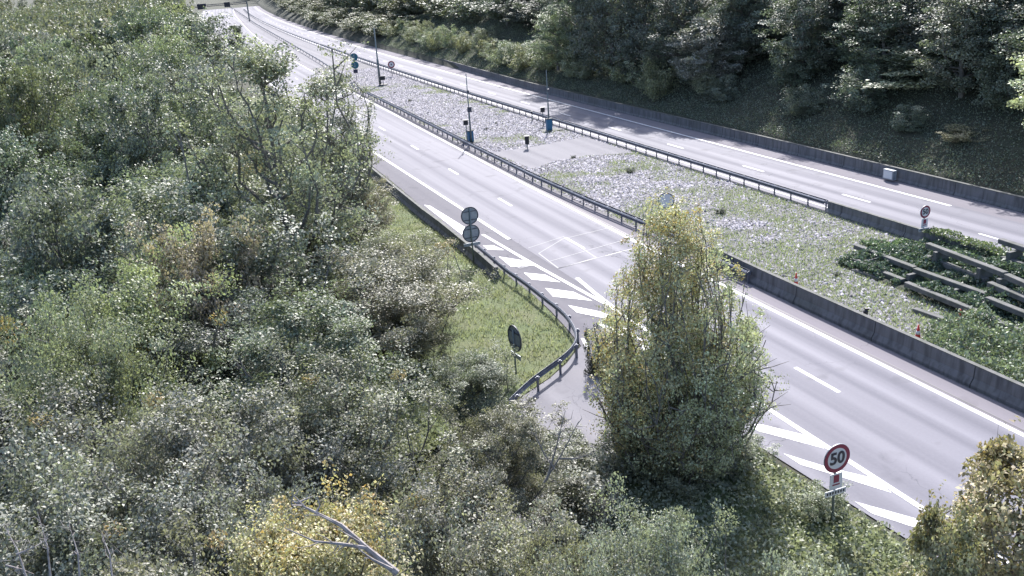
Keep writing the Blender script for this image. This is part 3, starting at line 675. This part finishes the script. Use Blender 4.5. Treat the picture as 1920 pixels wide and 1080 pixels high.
at('mid1', 60, 250, 300, 46, (.125, .145, .12), 'dark grey green tree against the left edge')
at('near2', 430, 480, 190, 42, LG, 'small fresh green tree in a gap of the left wood')
at('bush2', 1116, 592, 52, 43.5, (.05, .055, .055), 'small dark shrub at the mouth of the service road', cat='bush', name='shrub', base_z=0)
at('near3', 722, 405, 230, 51, (.185, .175, .115), 'brown olive bush overlapping the left edge of the verge, nearest the road barrier', cat='bush', name='bush')
at('near3', 768, 500, 170, 45, (.19, .18, .125), 'olive bush on the verge edge left of the two backed round signs', cat='bush', name='bush')
at('near3', 672, 318, 110, 66, (.2, .185, .13), 'brownish bush by the foot of the thin mast at the left road edge', cat='bush', name='bush')
BIG = [(130, 590, 420, 27), (350, 640, 400, 25), (20, 730, 460, 22.5), (270, 790, 460, 21), (420, 790, 330, 22.5), (90, 930, 520, 17.5), (290, 940, 380, 18.5), (560, 690, 300, 28), (640, 1010, 300, 17.5)]
LBL = ['grey green tree, upper left of the foreground mass', 'grey green tree at the right shoulder of the foreground mass', 'grey green tree cut by the left edge in the foreground', 'broad grey green tree in the middle of the foreground mass', 'grey green tree just above the yellow tree', 'nearest grey green tree behind the corner twigs', 'grey green tree left of the yellow tree at the bottom', 'grey green tree above the thin dark trunked tree', 'grey green tree right of the yellow tree at the bottom']
for i, (x, y, wd, dp) in enumerate(BIG):
    at('near%d' % (1+i % 2 if i % 3 else 4), x, y, wd*1.25, dp, (.175, .18, .15), LBL[i], 'grey green foreground trees at the lower left')
# --- the rest of the left wood
XB = [(-200, 380), (0, 385), (60, 395), (80, 440), (110, 500), (150, 575), (200, 600), (300, 600), (340, 690), (400, 760), (450, 775), (560, 790), (620, 800), (700, 880), (800, 930), (2000, 930)]
xb = lambda y: float(np.interp(y, [a for a, _ in XB], [b for _, b in XB]))
cnt = 0; pal = [GR, GY, OL, DK, SIL, LG, GR, (.09, .11, .055)]
far_list = []
for s in np.arange(-30, 420, 5.6):
    for t in np.arange(-14, -190, -6.2):
        ss = s+RNG.uniform(-2, 2); tt = t+RNG.uniform(-2, 2); p = W(ss, tt); z0 = hz(ss, tt)
        h = RNG.uniform(9, 14) if ss < 40 else RNG.uniform(13, 21); wd = RNG.uniform(6.5, 9.5)
        x1, y1, dp = proj([p[0], p[1], z0+h])
        if dp < 24: continue
        x2, y2, d2 = proj([p[0], p[1], z0+h*.25]); r = wd/2*F/dp
        if x1+r < -60 or y1 > 1150: continue
        if any(x1*(1-k)+x2*k+r*1.05 > xb(y1*(1-k)+y2*k) for k in (0, .35, .7, 1)): continue
        if dp > 150: far_list.append((p, z0, h, wd)); continue
        kind = random.choice(['near1', 'near2', 'near3'] if dp < 40 else ['mid1', 'mid2', 'mid3', 'mid2'] if dp < 95 else ['far1', 'far2'])
        c_ = pal[RNG.integers(len(pal))]; lab = hue(c_)+(' large-leaved' if kind == 'near3' else '')+' tree '+where(x1, y1)
        put(kind, (p[0], p[1], z0), h, wd, c_, lab, group='trees of the wood on the left'); cnt += 1
print('left trees', cnt, 'far', len(far_list))
# --- right wood on the bank beyond the wall
cr = 0
for t, s0, ds, hh in ((44.5, -42, 6.5, (8, 11)), (51, -44, 7.5, (14, 18)), (58, -44, 8.5, (17, 21)), (67, -40, 10, (19, 23))):
    for s in np.arange(s0, 330, ds):
        ss = s+RNG.uniform(-2, 2); tt = t+RNG.uniform(-1.6, 1.6); h = RNG.uniform(*hh); wd = RNG.uniform(7, 10.5)
        if s > 105: h *= .7 if t < 50 else .85
        p = W(ss, tt); z0 = hz(ss, tt); x1, y1, dp = proj([p[0], p[1], z0+h*.4])
        if dp < 35 or x1-wd*F/dp > 2050: continue
        if dp > 190: far_list.append((p, z0, h, wd)); continue
        kind = random.choice(['wall1', 'wall2', 'wall1'] if dp < 120 else ['far1', 'far2'])
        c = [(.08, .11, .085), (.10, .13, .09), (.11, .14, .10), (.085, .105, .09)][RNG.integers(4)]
        rw = {44.5: 'front row', 51: 'second row', 58: 'third row', 67: 'back row'}[t]; xx = x1
        pl = 'near the gantry end' if xx < 700 else 'behind the red ringed sign' if xx < 800 else 'behind the first blue cabinet' if xx < 950 else 'behind the second blue cabinet' if xx < 1100 else 'behind the dappled road shadow' if xx < 1280 else 'over the wall middle' if xx < 1450 else 'left of the pale wall box' if xx < 1620 else 'behind the pale wall box' if xx < 1760 else 'towards the right edge' if xx < 1880 else 'at the right edge'
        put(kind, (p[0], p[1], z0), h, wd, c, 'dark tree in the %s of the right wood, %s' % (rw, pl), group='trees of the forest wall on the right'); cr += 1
print('right trees', cr, 'far', len(far_list))
for s_, t_, h_ in ((84, 37.0, 20), (92, 37.2, 22), (76, 37.4, 17), (69, 38.4, 14)):
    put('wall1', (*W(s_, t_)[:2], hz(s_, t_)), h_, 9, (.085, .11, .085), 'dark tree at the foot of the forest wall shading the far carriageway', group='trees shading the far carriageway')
at('wall1', 1770, 50, 320, 84, (.30, .32, .19), 'sunlit pale green tree on the right bank near the right edge', base_z=4.)  # sunlight on the leaves is put into the pale crown colour
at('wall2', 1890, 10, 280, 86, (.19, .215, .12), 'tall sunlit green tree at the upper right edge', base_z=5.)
put('wall1', (*W(17, 38.5)[:2], hz(17, 38.5)), 12.5, 9.5, (.34, .36, .22), 'green tree coloured as sunlit low on the right bank with sprays reaching towards the wall')  # crown colour raised to stand in for sun on its shaded side
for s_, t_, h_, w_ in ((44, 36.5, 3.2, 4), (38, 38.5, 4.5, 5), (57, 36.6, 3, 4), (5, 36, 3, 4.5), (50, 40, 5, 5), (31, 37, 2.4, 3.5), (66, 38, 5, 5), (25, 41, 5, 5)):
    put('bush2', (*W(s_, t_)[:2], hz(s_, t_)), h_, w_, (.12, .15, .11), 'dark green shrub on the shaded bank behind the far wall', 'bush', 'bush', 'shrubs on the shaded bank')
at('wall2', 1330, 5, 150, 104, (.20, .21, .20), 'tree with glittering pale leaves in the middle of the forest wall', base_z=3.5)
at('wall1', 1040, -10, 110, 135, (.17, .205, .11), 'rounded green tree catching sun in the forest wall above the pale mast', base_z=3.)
for _ in range(520):
    s_ = RNG.uniform(380, 1500); t_ = RNG.uniform(-700, -14) if RNG.random() < .62 else RNG.uniform(37, 300); p = W(min(s_, 690), t_)+np.array([*(D*max(0, s_-690)), 0])
    far_list.append((p, hz(s_, t_), RNG.uniform(14, 24), RNG.uniform(12, 20)))
for _ in range(220):
    s_ = RNG.uniform(40, 420); t_ = RNG.uniform(-420, -170); far_list.append((W(s_, t_), hz(s_, t_), RNG.uniform(13, 20), RNG.uniform(10, 14)))
for _ in range(420):
    s_ = RNG.uniform(190, 700); t_ = 34.5+RNG.random()**1.6*26+max(0, (s_-300)*.02); far_list.append((W(s_, t_), hz(s_, t_), RNG.uniform(2.5, 5) if t_ < 42 else RNG.uniform(6, 13), RNG.uniform(5, 8)))
# one mass for the far wood
def far_mass():
    Pn = []; An = []
    _, cm, H, Wd = LIB['far1']; n = len(cm.vertices)
    co = np.empty(n*3, np.float32); cm.vertices.foreach_get('co', co); C0 = co.reshape(-1, 4, 3)
    for p, z0, h, wd in far_list:
        q = C0[RNG.choice(len(C0), 1500, replace=False)].copy(); ctr = q.mean(1, keepdims=True); q = ctr+(q-ctr)*2.1
        a = RNG.uniform(0, 6.28); c, s = math.cos(a), math.sin(a); x = q[..., 0]*c-q[..., 1]*s; y = q[..., 0]*s+q[..., 1]*c
        q = np.stack([x*wd/Wd+p[0], y*wd/Wd+p[1], q[..., 2]*h/H+z0], -1); Pn.append(q.reshape(-1, 3)); An.append(np.full(len(q)*4, RNG.uniform(0, .12)))
    V = np.concatenate(Pn); me = np_mesh('far_wood', V, np.arange(len(V)).reshape(-1, 4), M['leaf'], np.concatenate(An))
    o = bpy.data.objects.new('far_wood', me); link(o); o.color = (.13, .16, .11, 1); tag(o, 'distant green woodland on both sides of the road', 'woodland', kind='stuff')
far_mass()
# bushes along the far wall in the distance
for i, s in enumerate(np.arange(62, 230, 5.)):
    ss = s+RNG.uniform(-2, 2); tt = 36+RNG.uniform(-1.0, 2.); p = W(ss, tt)
    put(random.choice(['bush', 'bush2']), (p[0], p[1], hz(ss, tt)), RNG.uniform(2.5, 5.), RNG.uniform(3.5, 6), [(.21, .24, .14), (.20, .21, .10), (.17, .20, .12)][i % 3],
        ['pale green', 'yellowish green', 'dull green'][i % 3]+' bush behind the far wall '+('in line with the near blue cabinet' if s < 85 else 'right of the pale slim masts' if s < 115 else 'left of the tall dark mast' if s < 145 else 'beside the tall dark mast' if s < 175 else 'beyond the tall dark mast' if s < 205 else 'farthest along the wall'), 'bush', 'bush', 'bushes behind the far concrete wall')
for x, y, wd, dp, c, lab in ((1800, 318, 95, 75, (.28, .24, .13), 'dry straw coloured bush low on the right bank'), (1368, 202, 45, 112, (.45, .46, .45), 'small white leaved bush on the shaded bank behind the far wall'), (1235, 150, 60, 128, (.14, .16, .12), 'pale bush at the foot of the forest wall, behind the tree shadows on the road')):
    at('bush', x, y, wd, dp, c, lab, cat='bush', name='bush')
# --- bare branches
def bare(pts, r, subs, name, label, mt=M['palebark'], seed=0):
    rg = np.random.default_rng(seed); o = empty(name, pts[0], label, 'branch'); p0 = np.array(pts[0]); mb = MB()
    P = [np.array(p)-p0 for p in pts]; mb.tube(P, [r*(1-.8*i/(len(P)-1)) for i in range(len(P))], 6)
    mb.build('main_branch', mt, o)
    for k in range(subs):
        f = rg.uniform(.2, .98)*(len(P)-1); j = int(f); st_ = P[j]+(P[min(j+1, len(P)-1)]-P[j])*(f-j); d = (P[-1]-P[0]); L = np.linalg.norm(d); d = d/L*.5+rg.normal(size=3)*.5+np.array([0, 0, .2]); d /= np.linalg.norm(d)
        l_ = L*rg.uniform(.12, .3); a = st_+d*l_*.5+rg.normal(size=3)*.05; b = st_+d*l_+rg.normal(size=3)*.08
        MB().tube([st_, a, b], [r*.35, r*.22, r*.06], 5).build('twig', mt, o)
    return o
def pt(x, y, dp): v = fw*F+rt*(x-960)+dn*(y-540); return np.array([0, 0, CH])+v*dp/F
bare([pt(745, 1075, 15.5), pt(690, 1030, 15.5), pt(640, 985, 15.7), pt(590, 960, 15.9), pt(550, 940, 16)], .06, 7, 'bare_branch', 'long bleached bare branch leaning left over the yellow tree', seed=2)
bare([pt(690, 1028, 15.5), pt(640, 1020, 15.4), pt(590, 1015, 15.4), pt(535, 990, 15.5)], .035, 4, 'bare_branch', 'thinner bleached bare branch below the long one', seed=3)
bare([pt(735, 1068, 15.3), pt(700, 1050, 15.2), pt(672, 1030, 15.3)], .035, 2, 'bare_branch', 'short bleached bare branch at the bottom edge', seed=4)
for k, (x0, y0, x1, y1) in enumerate(((50, 1085, 5, 980), (95, 1085, 70, 960), (30, 1040, 90, 1010), (150, 1090, 130, 985), (10, 1060, 60, 1075), (210, 1080, 190, 1000))):
    bare([pt(x0, y0, 14.6), pt((x0+x1)/2+6, (y0+y1)/2, 14.7), pt(x1, y1, 14.9)], .018, 9, 'bare_branch', 'bare pale twigs at the bottom left corner', seed=20+k)['group'] = 'bare twigs at the bottom left corner'
for k, (x0, y0, x1, y1) in enumerate(((1020, 905, 1085, 790), (1040, 880, 1000, 810), (1050, 860, 1110, 850), (1025, 900, 1060, 770))):
    bare([pt(x0, y0, 22), pt((x0+x1)/2, (y0+y1)/2+5, 22.1), pt(x1, y1, 22.2)], .03, 9, 'bare_branch', 'dark leafless branches in front of the service road', M['bark'], seed=40+k)['group'] = 'dark leafless branches before the service road'
# ------------------------------------------------------------------ ground cover
def vnoise(x, y, sc, seed):
    """smooth value noise"""
    rg = np.random.default_rng(seed); T = rg.random((64, 64)); u = x/sc; v = y/sc; i = np.floor(u).astype(int); j = np.floor(v).astype(int); fu = u-i; fv = v-j
    fu = fu*fu*(3-2*fu); fv = fv*fv*(3-2*fv); a = T[i % 64, j % 64]; b = T[(i+1) % 64, j % 64]; c = T[i % 64, (j+1) % 64]; d = T[(i+1) % 64, (j+1) % 64]
    return (a*(1-fu)+b*fu)*(1-fv)+(c*(1-fu)+d*fu)*fv
def Wn(s, t, z): 
    q = t+np.maximum(0, s-80)**2*1e-4; return np.stack([O[0]+D[0]*s+N[0]*q, O[1]+D[1]*s+N[1]*q, z], -1)
def grass(n, S_, T_, h, wd, base, keep=None, seed=0):
    s, t = S_, T_
    if keep is not None: s, t = s[keep], t[keep]
    n = len(s); b = Wn(s, t, base if np.isscalar(base) is False and not isinstance(base, float) else np.full(n, base))
    az = RNG.uniform(0, 6.28, n); hh = h*RNG.uniform(.5, 1.4, n); ww = wd*RNG.uniform(.6, 1.4, n); lean = RNG.normal(size=(n, 2))*.45*hh[:, None]
    V = np.empty((n, 3, 3)); V[:, 0] = b+np.stack([np.cos(az)*ww, np.sin(az)*ww, np.zeros(n)], -1); V[:, 1] = b-np.stack([np.cos(az)*ww, np.sin(az)*ww, np.zeros(n)], -1); V[:, 2] = b+np.stack([lean[:, 0], lean[:, 1], hh], -1); return V
def stuff(name, V, col, label, cat, m=None):
    n = len(V); me = np_mesh(name, V.reshape(-1, 3), np.arange(n*V.shape[1]).reshape(-1, V.shape[1]), m or M['leaf'], np.zeros(n*V.shape[1]))
    o = bpy.data.objects.new(name, me); link(o); o.color = (*col, 1); return tag(o, label, cat, kind='stuff')
def inpoly(x, y, P):
    r = np.zeros(len(x), bool); n = len(P)
    for i in range(n):
        (x1, y1), (x2, y2) = P[i][:2], P[(i+1) % n][:2]; c = ((y1 > y) != (y2 > y)) & (x < (x2-x1)*(y-y1)/(y2-y1+1e-12)+x1); r ^= c
    return r
def scatter_poly(P, n):
    P = [np.array(p) for p in P]; xs = [p[0] for p in P]; ys = [p[1] for p in P]; x = RNG.uniform(min(xs), max(xs), n*4); y = RNG.uniform(min(ys), max(ys), n*4); k = inpoly(x, y, P); x, y = x[k][:n], y[k][:n]
    qx, qy = x-O[0], y-O[1]; s = qx*D[0]+qy*D[1]; t = qx*N[0]+qy*N[1]-np.maximum(0, s-80)**2*1e-4; return s, t
s, t = scatter_poly(verge, 150000); nz = vnoise(s+99, t+99, 1.3, 3); n2_ = vnoise(s+99, t+99, .45, 4); k = (RNG.random(len(s)) < .15+.9*nz*n2_*1.6) & (s < 110)
V = grass(0, s, t, .2, .028, 0., k); stuff('verge_grass', V, (.29, .31, .18), 'green grass covering the verge inside the curved crash rail', 'grass')
# leafy herbs on the foreground bank
s, t = scatter_poly(bank, 60000); nz = vnoise(s+70, t+70, 2.2, 5)*.6+vnoise(s+70, t+70, .7, 6)*.5; x, y = Wn(s, t, s*0)[:, 0], Wn(s, t, s*0)[:, 1]
hh = np.clip(nz-.25, 0, 1)*1.1; P = Wn(s, t, RNG.random(len(s))*hh+.03); k = RNG.random(len(s)) < .9
me = leaves(P[k], .15, autumn=np.clip(vnoise(s[k]+40, t[k]+40, 1.6, 8)-.78, 0, 1)*3); o = bpy.data.objects.new('bank_herbs', me); link(o); o.color = (.26, .28, .18, 1); tag(o, 'pale green herbs and brambles covering the foreground bank', 'undergrowth', kind='stuff')
# shaded bank behind the wall
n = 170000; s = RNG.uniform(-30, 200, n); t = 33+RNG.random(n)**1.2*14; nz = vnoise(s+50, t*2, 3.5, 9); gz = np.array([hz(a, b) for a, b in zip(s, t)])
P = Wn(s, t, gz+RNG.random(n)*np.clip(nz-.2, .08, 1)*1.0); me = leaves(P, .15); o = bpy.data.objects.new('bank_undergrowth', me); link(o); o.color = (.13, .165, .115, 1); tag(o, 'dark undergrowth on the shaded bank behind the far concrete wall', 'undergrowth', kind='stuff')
# floor of the left wood
n = 110000; s = RNG.uniform(-25, 140, n); t = -13-RNG.random(n)**1.3*60; gz = np.array([hz(a, b) for a, b in zip(s, t)]); nz = vnoise(s+50, t+200, 4, 12)
P = Wn(s, t, gz+RNG.random(n)*(.2+nz*3.4)); me = leaves(P, .24); o = bpy.data.objects.new('forest_undergrowth', me); link(o); o.color = (.12, .14, .10, 1); tag(o, 'undergrowth on the floor of the left wood', 'undergrowth', kind='stuff')
# slope below the verge: brambles
n = 60000; s = RNG.uniform(8, 100, n); t = -9-RNG.random(n)*7; nz = vnoise(s+50, t+200, 2.5, 13); k = (t < -9.5-2.5*nz) ; s, t, nz = s[k], t[k], nz[k]; gz = np.array([hz(a, b) for a, b in zip(s, t)])
P = Wn(s, t, gz+RNG.random(len(s))*(.15+nz*1.6)); k = ~((s < 20) & (t > -20) & (s < 6)); me = leaves(P[k], .17, autumn=np.clip(nz[k]-.7, 0, 1)*2); o = bpy.data.objects.new('verge_brambles', me); link(o); o.color = (.18, .185, .125, 1); tag(o, 'brown green brambles along the lower edge of the grass verge', 'undergrowth', kind='stuff')
# median: gravel and grass
def stones(s, t, size, z=0.):
    n = len(s); c = Wn(s, t, np.full(n, z)); sz = size*RNG.uniform(.5, 1.5, n); base = np.array([[1, 0, 0], [0, 1, 0], [-1, 0, 0], [0, -1, 0], [0, 0, 1.]])
    V = base[None]*RNG.uniform(.6, 1.25, (n, 5, 1)); V[:, 4, :2] = RNG.normal(size=(n, 2))*.3; a = RNG.uniform(0, 6.28, n); x = V[..., 0]*np.cos(a)[:, None]-V[..., 1]*np.sin(a)[:, None]; y = V[..., 0]*np.sin(a)[:, None]+V[..., 1]*np.cos(a)[:, None]
    V = np.stack([x*sz[:, None], y*sz[:, None], V[..., 2]*sz[:, None]*.75], -1)+c[:, None]; f = np.array([[0, 1, 4], [1, 2, 4], [2, 3, 4], [3, 0, 4]])
    return V.reshape(-1, 3), (f[None]+np.arange(n)[:, None, None]*5).reshape(-1, 3)
def stone_build(t_, b, tc):
    ge = nd(t_, 'ShaderNodeNewGeometry'); c = mixc(t_, ge.outputs['Random Per Island'], (.10, .095, .11), (.42, .40, .45)); t_.links.new(c, b.inputs['Base Color'])
M['stone'] = mat('gravel stones', (.3, .3, .3), .85, spec=.3, build=stone_build)
n = 95000; s = 167*RNG.random(n)**1.35-12; s[:9000] = RNG.uniform(-14, 14, 9000); ml = np.interp(s, [a for a, _ in MEDL], [b for _, b in MEDL])+.25; t = ml+RNG.random(n)*(21.8-ml)
def cross_(s, t):   # inside the crossover road
    P = Wn(s, t, s*0); return inpoly(P[:, 0], P[:, 1], [g(920, 286), g(1000, 275), g(1060, 263), g(1098, 257), g(1190, 287), g(1100, 292), g(1040, 302), g(1000, 317)])
crib = (s < 13) & (t > 14.6)
gn = vnoise(s+30, t+30, 5., 21)*.6+vnoise(s+30, t+30, 1.6, 22)*.4
grs = gn + np.clip((30-s)/60, 0, .25) - np.clip((s-45)/120, 0, .22) + .07*(t > 20.6)
k = ~cross_(s, t) & ~crib & (RNG.random(n) > np.clip((grs-.36)*4, 0, .85))
V, Fq = stones(s[k], t[k], .105); me = np_mesh('gravel', V, Fq, M['stone']); o = bpy.data.objects.new('gravel', me); link(o); tag(o, 'pale loose gravel stones covering the median', 'gravel', kind='stuff')
n = 170000; s = 160*RNG.random(n)**1.5-12; ml = np.interp(s, [a for a, _ in MEDL], [b for _, b in MEDL])+.3; t = ml+RNG.random(n)*(21.8-ml)
gn = vnoise(s+30, t+30, 5., 21)*.6+vnoise(s+30, t+30, 1.6, 22)*.4; grs = gn + np.clip((30-s)/60, 0, .25) - np.clip((s-45)/120, 0, .22) + .07*(t > 20.6)
k = ~cross_(s, t) & ~((s < 12.5) & (t > 14.8)) & (RNG.random(n) < np.clip((grs-.37)*3.4, .04, 1))
V = grass(0, s, t, .13, .03, 0., k); stuff('median_grass', V, (.27, .315, .14), 'thin dry grass and weeds growing through the median gravel', 'grass')
# green shrubs right of the cones and plants over the crib wall
def mound(n, S0, S1, T0, T1, zmax, size, name, col, label, seed, thr=.2, base=lambda s, t: 0*s, edge=None):
    s = RNG.uniform(S0, S1, n); t = RNG.uniform(T0, T1, n); nz = vnoise(s+60, t+60, 1.5, seed)*.6+vnoise(s+60, t+60, .5, seed+1)*.4
    k = (nz > thr) & (True if edge is None else edge(s, t)); s, t, nz = s[k], t[k], nz[k]
    P = Wn(s, t, base(s, t)+RNG.random(len(s))**.6*np.clip(nz-thr+.1, 0, 1)*zmax); me = leaves(P, size); o = bpy.data.objects.new(name, me); link(o); o.color = (*col, 1); tag(o, label, 'undergrowth', kind='stuff')
mound(42000, -24, 2.6, 9.4, 15.5, 1.9, .17, 'median_shrubs', (.16, .21, .125), 'fresh green low shrubs between the concrete barrier and the crib wall', 31, .18, edge=lambda s, t: (s < 2.4-(t-14.5)**2*.02-(.9*(t < 10.5))) & (t < 14.6+.0*s))
cb_ = lambda s, t: np.interp(t, [14.6, 16.6, 16.8, 18.7, 19, 21.6, 21.9, 23], [0, .3, .5, .55, .85, 1., 1.3, 1.4])*np.clip((15-s)/12, 0, 1)
mound(90000, -25, 13.2, 14.8, 21.7, 1.15, .19, 'crib_plants', (.075, .125, .085), 'dark green creepers between the beams of the crib wall', 41, .2, cb_)
mound(9000, -25, 10, 16, 21.6, 1.5, .2, 'crib_flowers', (.2, .25, .17), 'pale leafed plants spilling over the beams of the crib wall', 51, .66, cb_)
mound(9000, 6.0, 15.5, 18.6, 20.6, .8, .16, 'crib_top_plants', (.12, .2, .09), 'bright green plants on the upper step of the crib wall', 61, .3, cb_)
mound(9000, -14, 13.0, 21.2, 22.2, .9, .14, 'barrier_plants', (.15, .2, .08), 'yellow green plants along the far barrier above the crib wall', 71, .25, lambda s, t: .9+0*s)
# dark tufts in the gravel
for x, y, wd in ((1075, 297, 12), (1182, 324, 20), (1350, 400, 22), (1308, 413, 10), (768, 190, 8), (740, 175, 6), (930, 232, 6), (912, 243, 5), (1655, 458, 9), (1570, 518, 8)):
    b = g(x, y); put('bush', tuple(b), max(.3, wd*b[1]/F*.6), max(.4, wd*b[1]/F), (.045, .06, .04), 'small dark weed tuft on the median gravel', 'weed', 'weed_tuft', 'dark weed tufts on the median gravel')
for i, (x, y, wd, h) in enumerate(((985, 800, 150, 2.2), (1040, 850, 150, 2.0), (1100, 900, 170, 2.4), (940, 830, 170, 2.6), (1075, 950, 200, 2.6), (1135, 850, 120, 1.9))):
    b = g(x, y+40); put('bush2', tuple(b), h, wd*math.hypot(b[0], b[1])/F*1.1, (.18, .185, .145), 'pale twiggy shrub overgrowing the lower part of the service road', 'bush', 'shrub', 'shrubs over the lower service road')
at('bush2', 1525, 1005, 120, 24, (.28, .29, .28), 'small pale leaved shrub on the bank at the bottom edge below the foreground sign', name='shrub', cat='bush', base_z=0)
for x, y, h, wd, lab in ((1215, 868, 1.9, 2.6, 'pale shrub at the left foot of the upright tree'), (1350, 880, 1.5, 2.4, 'pale shrub at the right foot of the upright tree'), (1285, 905, 1.7, 2.8, 'dark shaded shrub in front of the upright tree'), (1405, 862, 1.0, 1.8, 'small green shrub at the road corner right of the upright tree')):
    put('bush2', tuple(g(x, y)), h, wd, (.2, .215, .14), lab, 'bush', 'shrub')
put('bush2', tuple(g(1535, 965)), 1.3, 1.9, (.2, .23, .14), 'leafy shrub hiding the foot of the foreground speed limit sign', 'bush', 'shrub')
for s_, t_, h_, w_ in ((30, 41.5, 11, 8), (40, 41.8, 10, 8), (50, 41, 11, 8), (21, 42, 10, 8), (61, 41, 12, 8)):
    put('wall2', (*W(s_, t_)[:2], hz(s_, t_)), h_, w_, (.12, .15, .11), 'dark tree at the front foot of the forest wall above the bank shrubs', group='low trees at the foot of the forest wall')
